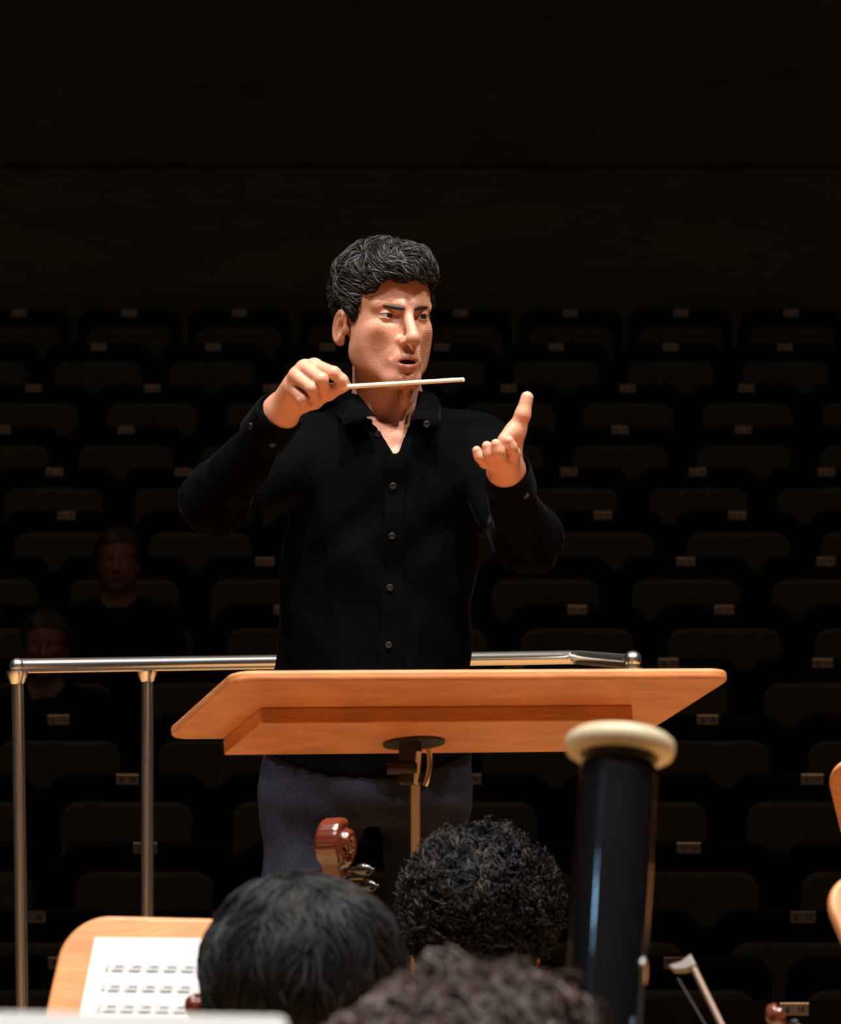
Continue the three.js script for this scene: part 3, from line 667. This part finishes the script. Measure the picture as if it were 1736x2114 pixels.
// ---------------------------------------------------------------- music stands
function standBase(g, px, pz, topY, mat, r = .0065) {
  part(g, 'pole', merge([rod(V(px, .03, pz), V(px, topY, pz), r, r, 20), rod(V(px, .03, pz), V(px, Math.max(.4, topY * .55), pz), r * 1.6, r * 1.6, 20)]), mat);
  for (let k = 0; k < 3; k++) { const a = k * 2.094 + .5; part(g, 'foot', tube([V(px, .10, pz), V(px + Math.sin(a) * .1, .085, pz + Math.cos(a) * .1), V(px + Math.sin(a) * .26, .012, pz + Math.cos(a) * .26)], .009, 10), mat); }
}
{ // the conductor's desk
  const D = 7.5, ctr = at(921, 1454, D), ph = .275, ta = .225, Wd = .75, Ld = .43;
  const u = V(Math.cos(ph), 0, -Math.sin(ph)), w = V(Math.sin(ph), 0, Math.cos(ph)), v = w.clone().multiplyScalar(Math.cos(ta)).add(V(0, Math.sin(ta), 0)), n = u.clone().cross(v);
  const loc = (a, b, c) => ctr.clone().addScaledVector(u, a).addScaledVector(v, b).addScaledVector(n, c);
  const down = n.y < 0 ? 1 : -1;                   // n points down when +1
  const mount = loc(-.018, -.123, down * .04), foot = V(mount.x, 0, mount.z);
  const g = thing('music_stand', 'large tilted wooden desk with underside ledge in front of the conductor', 'music stand', foot);
  const m = frame(u, v, n, ctr.clone().sub(foot));
  part(g, 'desk_board', slab(roundRect(Wd, Ld, .035), .016, .005, 3).applyMatrix4(m), M.beech);
  part(g, 'desk_ledge', slab(roundRect(.57, .240, .004), .024, .002).translate(-.004, -.095, down * .020).applyMatrix4(m), M.beech, 'wooden block under the desk');
  const lip = part(g, 'desk_lip', rbox(Wd - .08, .016, .03, .004, 0, -Ld / 2 + .012, -down * .02).applyMatrix4(m), M.beech);
  part(g, 'mounting_plate', new THREE.CylinderGeometry(.047, .047, .004, 32).rotateX(Math.PI / 2).translate(-.018, -.123, down * .034).applyMatrix4(m), M.steelDark, 'round dark steel mounting plate');
  const t = mount.clone().sub(foot);
  part(g, 'clamp', merge([rbox(.034, .07, .034, .006, t.x - .006, t.y - .022, t.z), new THREE.CylinderGeometry(.011, .011, .045, 18).rotateZ(Math.PI / 2).translate(t.x - .018, t.y - .03, t.z + .012)]), M.steelDark);
  part(g, 'pole', merge([rod(V(t.x + .002, .03, t.z + .004), V(t.x + .002, t.y - .055, t.z + .004), .0072, .0072, 20), rod(V(t.x + .002, t.y - .055, t.z + .012), V(t.x + .007, t.y - .005, t.z + .018), .0055, .0045, 14)]), M.satin, 'satin metal pole');
  part(g, 'lever', tube([V(t.x + .022, t.y - .002, t.z + .02), V(t.x + .0235, t.y - .025, t.z + .024), V(t.x + .020, t.y - .046, t.z + .026), V(t.x + .016, t.y - .057, t.z + .026)], .0042, 12), M.chrome, 'bent chrome lever');
  for (let k = 0; k < 3; k++) { const a = k * 2.094 + .5; part(g, 'foot', tube([V(t.x, .10, t.z), V(t.x + Math.sin(a) * .1, .07, t.z + Math.cos(a) * .1), V(t.x + Math.sin(a) * .2, .012, t.z + Math.cos(a) * .2)], .009, 10), M.blackMetal); }
}
// an orchestra desk: board facing whoever plays from it. lean from upright, yaw about the pole
function orchestraStand(label, corner, D, yawA, tilt, Wd, Ld, rad, mat, cornerSide, front) {
  const u = V(Math.cos(yawA), 0, -Math.sin(yawA)), back = V(-Math.sin(yawA), 0, -Math.cos(yawA));
  const v = V(0, Math.cos(tilt), 0).addScaledVector(back, Math.sin(tilt) * front), n = u.clone().cross(v);
  const c = at(corner[0], corner[1], D);                   // upper left corner of the board
  const ctr = c.clone().addScaledVector(u, Wd / 2).addScaledVector(v, -Ld / 2);
  const foot = V(ctr.x, 0, ctr.z).addScaledVector(back, .02 * front);
  const g = thing('music_stand', label, 'music stand', foot), m = frame(u, v, n, ctr.clone().sub(foot));
  part(g, 'desk_board', slab(roundRect(Wd, Ld, rad), .012, .004, 3).applyMatrix4(m), mat);
  part(g, 'desk_lip', rbox(Wd * .8, .012, .04, .003, 0, -Ld / 2 + .02, front * .022).applyMatrix4(m), mat);
  standBase(g, 0, 0, ctr.y - .02, M.blackMetal);
  return { g, m: frame(u, v, n, ctr), u, v, n, ctr };
}
{
  const s = orchestraStand('light wooden music stand holding a page of printed music', [142, 1893], 5.6, -.34, .52, .40, .36, .052, M.beech, 0, 1);
  // printed page
  const cv = document.createElement('canvas'); cv.width = 640; cv.height = 900; const c = cv.getContext('2d');
  c.fillStyle = '#fbfbf9'; c.fillRect(0, 0, 640, 900);
  for (let r = 0; r < 7; r++) {
    const y0 = 150 + r * 108, x0 = 84;
    c.strokeStyle = 'rgba(30,30,34,.8)'; c.lineWidth = 2;
    for (let k = 0; k < 5; k++) { c.beginPath(); c.moveTo(x0, y0 + k * 9); c.lineTo(612, y0 + k * 9); c.stroke(); }
    c.strokeStyle = '#333'; c.lineWidth = 4; c.beginPath(); c.moveTo(x0 + 14, y0 - 8); c.bezierCurveTo(x0 + 36, y0 - 4, x0 - 8, y0 + 26, x0 + 14, y0 + 40); c.bezierCurveTo(x0 + 34, y0 + 38, x0 + 22, y0 + 12, x0 + 8, y0 + 30); c.stroke();
    for (let b = 0; b < 5; b++) {
      const bx = x0 + 52 + b * 96; c.fillStyle = '#2b2b2e';
      for (let q = 0; q < 4; q++) { c.beginPath(); c.ellipse(bx + q * 15, y0 + 34 - (q % 2) * 3, 8, 6, -.3, 0, 6.3); c.fill(); c.fillRect(bx + q * 15 + 6, y0 + 6, 2, 28); }
      c.fillRect(bx + 6, y0 + 2, 48, 9); c.fillRect(bx - 8, y0 + 27, 62, 12); c.fillRect(bx + 84, y0, 2, 36);
    }
  }
  const tex = new THREE.CanvasTexture(cv); tex.colorSpace = THREE.SRGBColorSpace; tex.magFilter = THREE.LinearFilter;
  const pw = .137, phh = .20, pg = box(pw, phh, .0014);
  const pageTop = at(226, 1968, 5.6), lp = pageTop.clone().applyMatrix4(s.m.clone().invert());
  const page = new THREE.Mesh(pg, std([.68, .68, .68], .75, { map: tex })); page.name = 'sheet_music'; page.castShadow = page.receiveShadow = true;
  page.userData = { label: 'white printed sheet of music on the light wooden stand', category: 'sheet music' };
  page.applyMatrix4(s.m); page.position.copy(V(lp.x + pw / 2, lp.y - phh / 2, .0075).applyMatrix4(s.m));
  page.rotateZ(.015);
  scene.add(page);
}
// two desks that reach in from the right: the back of one, the front of the nearer one
orchestraStand('orange wooden desk corner at the right edge, seen from behind', [1700, 1566], 7.1, -.42, .62, .50, .36, .05, M.beech, 0, -1);
orchestraStand('pale wooden desk with rounded corner at the right edge', [1684, 1815], 5.3, .60, .62, .46, .36, .05, M.beech, 0, 1);
{ // white music close to the camera, on a black stand
  const D = 3.0, u = V(1, 0, 0), tilt = .80, v = V(0, Math.cos(tilt), -Math.sin(tilt)), n = u.clone().cross(v);
  const c = at(585, 2092, D), ctr = c.clone().addScaledVector(u, -.21).addScaledVector(v, -.155);
  const foot = V(ctr.x, 0, ctr.z - .02), g = thing('music_stand', 'black metal music stand under the white pages at lower left', 'music stand', foot);
  const m = frame(u, v, n, ctr.clone().sub(foot));
  part(g, 'desk_board', slab(roundRect(.48, .32, .02), .004, .001).translate(-.02, -.006, -.006).applyMatrix4(m), M.blackMetal);
  part(g, 'desk_lip', rbox(.46, .004, .05, .001, -.02, -.162, .02).applyMatrix4(m), M.blackMetal);
  standBase(g, 0, 0, ctr.y - .02, M.blackMetal);
  const pg = new THREE.Mesh(slab(roundRect(.42, .31, .006), .006, .002), M.paper); pg.name = 'music_booklet'; pg.castShadow = pg.receiveShadow = true;
  pg.userData = { label: 'blank white music pages in the lower left foreground', category: 'sheet music' };
  pg.applyMatrix4(frame(u, v, n, ctr.clone().addScaledVector(n, .0005))); pg.rotateZ(-.018); scene.add(pg);
}

// ---------------------------------------------------------------- seated musicians, seen from behind
function chair(pos, turn, label) {
  const g = thing('chair', label, 'chair', pos, 'orchestra chairs'); g.rotation.y = turn;
  part(g, 'seat', rbox(.42, .04, .42, .015, 0, .425, 0), M.darkCloth);
  part(g, 'backrest', rbox(.40, .22, .03, .012, 0, .66, -.235), M.darkCloth);
  for (const [x, z] of [[-.18, .18], [.18, .18], [-.18, -.18], [.18, -.18]]) part(g, 'leg', rod(V(x, 0, z), V(x, .41, z), .011), M.blackMetal);
  for (const x of [-.16, .16]) part(g, 'back_post', rod(V(x, .41, -.19), V(x, .72, -.225), .009), M.blackMetal);
  return g;
}
function seatedPerson(o) {
  const g = thing('person', o.label, 'person', o.pos, o.group); g.rotation.y = o.turn || 0;
  const hy = o.headY ?? 1.175, lean = o.lean ?? .02, spread = o.spread ?? .15;
  const H = new THREE.Matrix4().makeRotationFromEuler(new THREE.Euler(o.nod || 0, o.headTurn || 0, 0, 'YXZ')).setPosition(V(o.headX || 0, hy, lean + .02)), Hi = H.clone().invert();
  const hl = V(), fH = p => headSDF(hl.copy(p).applyMatrix4(Hi));
  const hip = .53, sY = hy - .195, ch = V(0, sY - .10, lean * .8 - .01);
  const tor = p => { let d = smin(cap(p, V(-.06, hip, 0), V(.06, hip, 0), .125, .125), ell(p, 0, ch.y, ch.z, .165, .20, .115), .08); for (const s of [-1, 1]) d = smin(d, cap(p, V(s * .05, sY + .02, lean - .01), V(s * .165, sY, lean), .05, .055), .04); return d; };
  const armP = s => [V(s * .175, sY - .005, lean), V(s * .235, sY - .27, .07), V(s * .13, sY - .26, .30)];
  const arms = (p, gr) => { let d = 9; for (const s of [-1, 1]) { const [a, b, c] = armP(s); d = Math.min(d, smin(cap(p, a, b, .055 + gr, .045 + gr), cap(p, b, c, .045 + gr, .034 + gr), .02)); } return d; };
  const legs = (p, gr) => { let d = cap(p, V(-.05, hip - .02, 0), V(.05, hip - .02, 0), .11 + gr, .11 + gr); for (const s of [-1, 1]) { d = smin(d, cap(p, V(s * .09, hip - .01, .03), V(s * spread, .50, .42), .08 + gr, .062 + gr), .04); d = smin(d, cap(p, V(s * spread, .50, .42), V(s * spread, .10, .42), .062 + gr, .045 + gr), .03); } return d; };
  const neck = p => cap(p, V(0, sY + .01, lean - .03), V((o.headX || 0) * .8, hy - .04, lean), .062, .055);
  const top = p => smax(Math.max(smin(tor(p), arms(p, 0), .03), .45 - p.y), -cap(p, V(0, sY, lean), V(0, hy + .1, lean), .066, .066), .01) + noise(p.x * 10, p.y * 8, p.z * 10) * .006;
  const skinC = (p, c) => skinColor(V().copy(p).applyMatrix4(Hi), c, o.tone ?? 1);
  const cell = o.cell || .004;
  const hands = p => { let d = 9; for (const s of [-1, 1]) { const c = armP(s)[2]; let h = ell(p, c.x - s * .01, c.y - .005, c.z + .045, .03, .018, .045); for (let k = 0; k < 4; k++) h = smin(h, cap(p, V(c.x - s * .01 + (k - 1.5) * .017, c.y, c.z + .075), V(c.x - s * .012 + (k - 1.5) * .016, c.y - .035, c.z + .11 - Math.abs(k - 1.4) * .006), .0095, .008), .006); h = smin(h, cap(p, V(c.x - s * .03, c.y, c.z + .03), V(c.x - s * .055, c.y - .015, c.z + .075), .012, .009), .008); d = Math.min(d, smin(h, cap(p, armP(s)[1], c, .034, .026), .02)); } return d; };
  const list = [
    sdfMesh(p => smin(smin(fH(p), neck(p), .03), tor(p) + .012, .03), V(-.16, hy - .26, -.17), V(.16, hy + .16, .20), cell, skinC),
    sdfMesh(p => Math.min(tor(p) + .012, arms(p, -.012), legs(p, -.012)), V(-.34, .04, -.2), V(.34, sY + .05, .52), .016, skinC),
  ];
  if (!o.simple) list.push(sdfMesh(hands, V(-.24, sY - .36, .24), V(.24, sY - .2, .45), .004, skinC));
  part(g, 'body', mergeColored(list), M.skin);
  part(g, 'shirt', sdfMesh(top, V(-.36, .42, -.22), V(.36, sY + .12, .40), .014), o.cloth || M.darkCloth);
  part(g, 'trousers', sdfMesh(p => Math.max(legs(p, 0), .06 - p.y), V(-.34, .04, -.2), V(.34, .72, .54), .014), M.darkCloth);
  for (const s of [-1, 1]) part(g, 'shoe', sdfMesh(p => Math.max(smin(ell(p, s * spread, .035, .48, .045, .045, .12), cap(p, V(s * spread, .05, .42), V(s * spread, .11, .42), .045, .045), .03), -p.y), V(s * spread - .08, -.01, .32), V(s * spread + .08, .17, .64), .012), M.leather);
  if (o.hair) o.hair(g, H);
  if (!o.simple) eyes(g, H);
  return g;
}
function hairCap(s) {          // hair volume in head space; s: radii and style
  return h => {
    const ax = Math.abs(h.x);
    let d = ell(h, 0, s.cy, s.cz, s.rx, s.ry, s.rz) + noise(h.x * s.f, h.y * s.f, h.z * s.f) * s.amp;
    const face = Math.max(h.y - .070, .03 - h.z); d = smax(d, -face, .008);
    if (s.ears) d = smax(d, -ell({ x: ax, y: h.y, z: h.z }, .095, -.012, -.002, .034, .036, .030), .006);
    return smax(d, s.low + .25 * Math.max(0, h.z) - h.y, .012);
  };
}
{ // straight dark hair
  const s = { cy: .050, cz: -.018, rx: .099, ry: .098, rz: .112, f: 16, amp: .006, ears: true, low: -.085 };
  const f = hairCap(s), top = at(635, 1832, 5.0), pos = V(top.x, 0, top.z);
  const hy = top.y - .142;
  seatedPerson({ pos, turn: Math.PI + .12, headY: hy, label: 'seated musician with short straight black hair, seen from behind', tone: .75, lean: .04, nod: .12,
    hair(g, H) {
      const b = sdfMesh(f, V(-.12, -.11, -.15), V(.12, .17, .12), .005);
      const crown = V(.012, .14, -.045);
      const flow = p => { const d = p.clone().sub(crown); return V(d.x * 7 + noise(p.x * 26, p.y * 14, p.z * 26) * .75, -.35 - Math.max(0, .10 - p.y) * 6, d.z * 7 + noise(p.x * 26 + 5, p.y * 14, p.z * 26) * .75); };
      const lk = locks(f, starts(b, 7500), flow, { len: .052, seg: 5, r: .0013, lift: .005, curl: .28, freq: 4, grey: .10, color: [.007, .0065, .0065], greyColor: [.04, .041, .045] });
      part(g, 'hair', mergeColored([colored(b, .008, .0075, .0075), lk]).applyMatrix4(H), M.hair, 'short straight black hair');
    } });
  chair(V(pos.x, 0, pos.z), Math.PI + .12, 'black orchestra chair under the musician with straight black hair');
}
{ // dense black curls
  const s = { cy: .048, cz: -.015, rx: .096, ry: .098, rz: .108, f: 40, amp: .010, ears: false, low: -.10 };
  const f = hairCap(s), top = at(985, 1718, 6.72), pos = V(top.x, 0, top.z + .02);
  seatedPerson({ pos, turn: Math.PI - .1, headY: top.y - .148, label: 'seated musician with dense curly black hair beside the cello scroll', tone: .6, spread: .24, lean: .03,
    hair(g, H) {
      const b = sdfMesh(f, V(-.125, -.125, -.15), V(.125, .175, .125), .005);
      const flow = p => V(noise(p.x * 30, p.y * 30, p.z * 30), noise(p.x * 30 + 9, p.y * 30, p.z * 30) - .2, noise(p.x * 30, p.y * 30 + 9, p.z * 30));
      const lk = locks(f, starts(b, 6500), flow, { len: .034, seg: 7, r: .0012, lift: .012, curl: 2.6, freq: 9, curl2: .005, grey: .06, color: [.007, .006, .006], greyColor: [.035, .032, .03] });
      part(g, 'hair', mergeColored([colored(b, .006, .0055, .005), lk]).applyMatrix4(H), M.hair, 'dense black curls');
    } });
  chair(pos.clone(), Math.PI - .1, 'black orchestra chair under the musician with curly black hair');
}
{ // brown curls close to the camera, at the lower edge
  const s = { cy: .048, cz: -.015, rx: .104, ry: .098, rz: .115, f: 26, amp: .016, ears: false, low: -.10 };
  const f = hairCap(s), top = at(975, 2024, 3.5), pos = V(top.x, 0, top.z);
  seatedPerson({ pos, turn: Math.PI, headY: top.y - .146, label: 'head with greyish brown curls at the bottom edge beside the bassoon', tone: .9, lean: .03,
    hair(g, H) {
      const b = sdfMesh(f, V(-.13, -.125, -.16), V(.13, .18, .13), .005);
      const flow = p => V(noise(p.x * 18, p.y * 18, p.z * 18) + p.x * 3, noise(p.x * 18 + 9, p.y * 18, p.z * 18) - .25, noise(p.x * 18, p.y * 18 + 9, p.z * 18) + p.z * 3);
      const lk = locks(f, starts(b, 3600), flow, { len: .045, seg: 7, r: .0022, lift: .010, curl: 1.4, freq: 8, curl2: .003, grey: .3, color: [.085, .055, .050], greyColor: [.26, .21, .20] });
      part(g, 'hair', mergeColored([colored(b, .03, .019, .017), lk]).applyMatrix4(H), M.hair, 'greyish brown curls');
    } });
  chair(pos.clone(), Math.PI, 'black orchestra chair beside the bassoon');
}
// two listeners far back in the dark seats
for (const [px, py, row, label] of [[245, 1086, 7, 'listener in black clothes sitting in the dark seats, upper left'], [96, 1258, 6, 'listener in dark grey clothes behind the left end of the rail']]) {
  const r = ROWS[row], top = at(px, py, r.d - .25), fy = r.plate - PLATE_H;
  const g = seatedPerson({ pos: V(top.x, fy, top.z), turn: 0, headY: top.y - fy - .142, label, tone: .5, simple: true, cell: .007,
    hair(g2, H) { const s = { cy: .050, cz: -.018, rx: .090, ry: .092, rz: .108, f: 30, amp: .006, ears: true, low: -.07 }; const b = sdfMesh(hairCap(s), V(-.12, -.11, -.15), V(.12, .17, .12), .008); part(g2, 'hair', mergeColored([colored(b, .05, .04, .03)]).applyMatrix4(H), M.hair); } });
}

// ---------------------------------------------------------------- instruments
// scroll, pegbox and pegs of a violin or cello; k = size, built along +y with the string side facing +z
function scrollHead(g, k, mat4, pegMat, opts = {}) {
  const f = p0 => {
    const p = { x: p0.x / k, y: p0.y / k, z: p0.z / k };
    let d = 9;
    const N = 34;
    for (let i = 0; i <= N; i++) {
      const t = i / N, a = -.5 + t * 9.6, r = .30 * Math.pow(1 - t, .8) + .05, w = .12 + .20 * t;
      const cy = .98 + Math.cos(a) * r, cz = .02 - Math.sin(a) * r;
      const rad = .12 - .05 * t;
      const y = p.y - cy, z = p.z - cz, x = Math.max(0, Math.abs(p.x) - w);
      d = Math.min(d, Math.hypot(x * 1.4, Math.hypot(y, z)) - rad);
    }
    // pegbox tapering up into the scroll
    const t = clamp(p.y / .8, 0, 1), hw = .19 - .05 * t, hd = .20 - .03 * t, zc = -.02 - .22 * t + .12 * t * t;
    const bx = Math.max(Math.abs(p.x) - hw, Math.abs(p.z - zc) - hd, -p.y - .9, p.y - .85);
    let pb = bx - .02;
    const slot = Math.max(Math.abs(p.x) - hw + .06, -(p.z - zc) - .02, .05 - p.y, p.y - .68);
    pb = Math.max(pb, -slot);
    d = smin(d, pb, .06);
    return d * k;
  };
  part(g, 'scroll', sdfMesh(f, V(-.45 * k, -1.0 * k, -.62 * k), V(.45 * k, 1.52 * k, .55 * k), k * .035).applyMatrix4(mat4), M.varnish, 'red-brown varnished scroll');
  [[.12, 1], [.26, -1], [.42, 1], [.56, -1]].forEach(([y, s]) => {
    const z = -.02 - .22 * y, prof = [[0, -.5], [.045, -.5], [.04, .30], [.06, .32], [.055, .36], [.10, .45], [.115, .55], [.08, .66], [.02, .70], [.03, .73], [0, .75]].map(a => new THREE.Vector2(a[0] * k, a[1] * k));
    const lg = new THREE.LatheGeometry(prof, 14); lg.scale(1, 1, .75);
    const pg = lg.rotateZ(-s * Math.PI / 2).translate(0, y * k, z * k).applyMatrix4(mat4);
    part(g, 'peg', pg, pegMat);
  });
}
function fiddleOutline(k) {
  const s = new THREE.Shape();
  s.moveTo(0, -.5 * k); s.bezierCurveTo(.16 * k, -.5 * k, .30 * k, -.44 * k, .30 * k, -.28 * k); s.bezierCurveTo(.30 * k, -.18 * k, .24 * k, -.14 * k, .24 * k, -.13 * k);
  s.bezierCurveTo(.155 * k, -.08 * k, .155 * k, .07 * k, .215 * k, .13 * k); s.bezierCurveTo(.25 * k, .17 * k, .245 * k, .26 * k, .235 * k, .32 * k); s.bezierCurveTo(.22 * k, .44 * k, .12 * k, .5 * k, 0, .5 * k);
  s.bezierCurveTo(-.12 * k, .5 * k, -.22 * k, .44 * k, -.235 * k, .32 * k); s.bezierCurveTo(-.245 * k, .26 * k, -.25 * k, .17 * k, -.215 * k, .13 * k); s.bezierCurveTo(-.155 * k, .07 * k, -.155 * k, -.08 * k, -.24 * k, -.13 * k);
  s.bezierCurveTo(-.24 * k, -.14 * k, -.30 * k, -.18 * k, -.30 * k, -.28 * k); s.bezierCurveTo(-.30 * k, -.44 * k, -.16 * k, -.5 * k, 0, -.5 * k);
  return s;
}
// a fiddle hung from its scroll: body length B, neck length nk, scroll size k; origin at the nut
function fiddle(g, m4, B, nk, k, rib, pegMat) {
  part(g, 'body', slab(fiddleOutline(B), rib, B * .012).translate(0, -nk - B / 2, -rib / 2 - k * .12).applyMatrix4(m4), M.varnish);
  part(g, 'neck', rbox(k * .42, nk + B * .03, k * .35, k * .1, 0, -nk / 2, -k * .18).applyMatrix4(m4), M.varnish);
  part(g, 'fingerboard', rbox(k * .5, nk + B * .42, k * .12, k * .03, 0, -(nk + B * .42) / 2, k * .06).applyMatrix4(m4), M.ebony);
  part(g, 'bridge', rbox(k * .9, rib * .5, k * .08, k * .02, 0, 0, 0).rotateX(Math.PI / 2).translate(0, -nk - B * .55, rib * .12).applyMatrix4(m4), M.beech);
  for (let i = 0; i < 4; i++) part(g, 'string', rod(V((i - 1.5) * k * .1, 0, k * .14), V((i - 1.5) * k * .22, -nk - B * .55, rib * .38), k * .012, k * .012, 6).applyMatrix4(m4), M.silver);
  scrollHead(g, k, m4, pegMat);
}
{ // cello of the curly-haired musician
  const k = .082, head = at(692, 1748, 7.08), foot = V(.06, 0, -7.30);
  const y = head.clone().sub(foot).normalize(), z0 = V(.45, .1, -1).normalize(), x = y.clone().cross(z0).normalize(), z = x.clone().cross(y);
  const nut = head.clone().addScaledVector(y, -.95 * k), g = thing('cello', 'cello with dark red scroll and pegs beside the curly-haired musician', 'cello', foot);
  fiddle(g, frame(x, y, z, nut.clone().sub(foot)), .74, .26, k, .115, M.peg);
  const tail = nut.clone().addScaledVector(y, -.26 - .74).sub(foot).addScaledVector(z, -.07);
  part(g, 'endpin', rod(tail, V(.01, 0.004, 0), .006, .004), M.chrome);
}
{ // violin whose scroll shows at the lower edge, and the bow beside it
  const k = .030, head = at(1601, 2098, 5.6), y = V(-.42, .66, .45).normalize(), z0 = V(.1, .6, -.8), x = y.clone().cross(z0).normalize(), z = x.clone().cross(y);
  const nut = head.clone().addScaledVector(y, -.98 * k), g = thing('violin', 'violin with red-brown scroll at the lower right edge', 'violin', nut);
  fiddle(g, frame(x, y, z, V()), .356, .13, k, .04, M.ebony);
  const tip = at(1424, 1982, 5.5), end = at(1502, 2114, 5.44), d = end.clone().sub(tip).normalize();
  const b = thing('violin_bow', 'violin bow with pale tip pointing up at lower right', 'bow', tip);
  const L = .735, side = V(-.80, -.47, 0).addScaledVector(d, -V(-.80, -.47, 0).dot(d)).normalize(), nrm = d.clone().cross(side).normalize();
  const pts = []; for (let i = 0; i <= 16; i++) { const t = i / 16; pts.push(d.clone().multiplyScalar(t * L).addScaledVector(side, .016 * Math.sin(Math.PI * t))); }
  part(b, 'stick', tube(pts, .0036, 10, 60), M.stick);
  const hs = new THREE.Shape(); hs.moveTo(-.004, -.004); hs.lineTo(.012, -.003); hs.lineTo(.010, .010); hs.lineTo(.003, .021); hs.lineTo(-.006, .023); hs.lineTo(-.002, .010); 
  part(b, 'tip_head', slab(hs, .009, .0015).applyMatrix4(frame(d, side, nrm, V())), M.tipWhite);
  part(b, 'bow_hair', rbox(.0012, L - .09, .009, .0004, 0, 0, 0).applyMatrix4(frame(side, d, nrm.clone().negate(), d.clone().multiplyScalar(L / 2 - .03).addScaledVector(side, .021))), M.bowHair);
  part(b, 'frog', rbox(.022, .05, .011, .003).applyMatrix4(frame(side, d, nrm.clone().negate(), d.clone().multiplyScalar(L - .07).addScaledVector(side, .012))), M.ebony);
}
{ // violin standing in the lap of the straight-haired musician
  const k = .030, head = at(404, 2078, 5.32), y = V(-.30, .93, -.15).normalize(), z0 = V(.5, .2, -.8), x = y.clone().cross(z0).normalize(), z = x.clone().cross(y);
  const nut = head.clone().addScaledVector(y, -.98 * k), g = thing('violin', 'violin with dark red scroll between sheet music and straight-haired head', 'violin', nut);
  fiddle(g, frame(x, y, z, V()), .356, .13, k, .04, M.peg);
}
{ // bassoon
  const D = 4.25, top = at(1281, 1525, D), ax = V(.070, .93, -.34).normalize();   // leans away from the camera
  const L = 1.34, foot = top.clone().addScaledVector(ax, -L);
  const g = thing('bassoon', 'upright black bassoon with ivory bell ring in the right foreground', 'bassoon', foot);
  const q = new THREE.Quaternion().setFromUnitVectors(V(0, 1, 0), ax);
  const lathe = (prof, n = 40) => new THREE.LatheGeometry(prof.map(a => new THREE.Vector2(...a)), n).applyQuaternion(q);
  part(g, 'bell_ring', lathe([[.0335, L - .0165], [.040, L - .0162], [.0445, L - .0135], [.0465, L - .008], [.0455, L - .0025], [.0415, L + .001], [.034, L + .001], [.029, L - .004], [.0285, L - .02]].map(a => a)), M.ivory, 'ivory coloured bell ring');
  part(g, 'bell', lathe([[.027, L - .010], [.0315, L - .020], [.0317, L - .04], [.0321, L - .07], [.0323, L - .10], [.0323, L - .13], [.0321, L - .16], [.0317, L - .19], [.0311, L - .22], [.0303, L - .25], [.0294, L - .28], [.0286, L - .30]]), M.bassoonBody);
  part(g, 'joint_ring', lathe([[.0300, L - .30], [.0315, L - .302], [.0315, L - .312], [.0295, L - .314]]), M.silver);
  part(g, 'bass_joint', lathe([[.0295, L - .314], [.0275, L - .60], [.0255, L - .88]]), M.bassoonBody);
  part(g, 'boot_joint', merge([lathe([[.001, L - 1.338], [.026, L - 1.335], [.030, L - 1.32], [.030, L - .90], [.026, L - .88]]), lathe([[.001, L - 1.338], [.022, L - 1.335], [.026, L - 1.32], [.026, L - .92], [.02, L - .90]]).translate(.045, 0, -.01)]), M.bassoonBody);
  part(g, 'wing_joint', lathe([[.019, L - .90], [.018, L - .70], [.016, L - .52], [.013, L - .50], [.001, L - .50]]).translate(.047, 0, -.01), M.bassoonBody);
  const right = V(.93, 0, .36);
  for (let i = 0; i < 2; i++) { const o = right.clone().applyAxisAngle(V(0, 1, 0), -i * .35).multiplyScalar(.031); part(g, 'key_rod', rod(o.clone().addScaledVector(ax, L - .92), o.clone().addScaledVector(ax, L - .16 - i * .08), .0024, .0024, 10), M.silver); }
  for (const [h, a] of [[L - .2, .2], [L - .36, -.1], [L - .47, .5], [L - .62, .1]]) { const dir = right.clone().applyAxisAngle(V(0, 1, 0), a); part(g, 'key', new THREE.CylinderGeometry(.012, .012, .005, 20).applyQuaternion(new THREE.Quaternion().setFromUnitVectors(V(0, 1, 0), dir)).translate(...dir.multiplyScalar(.029).addScaledVector(ax, h).toArray()), M.silver); }
}

renderer.render(scene, camera);
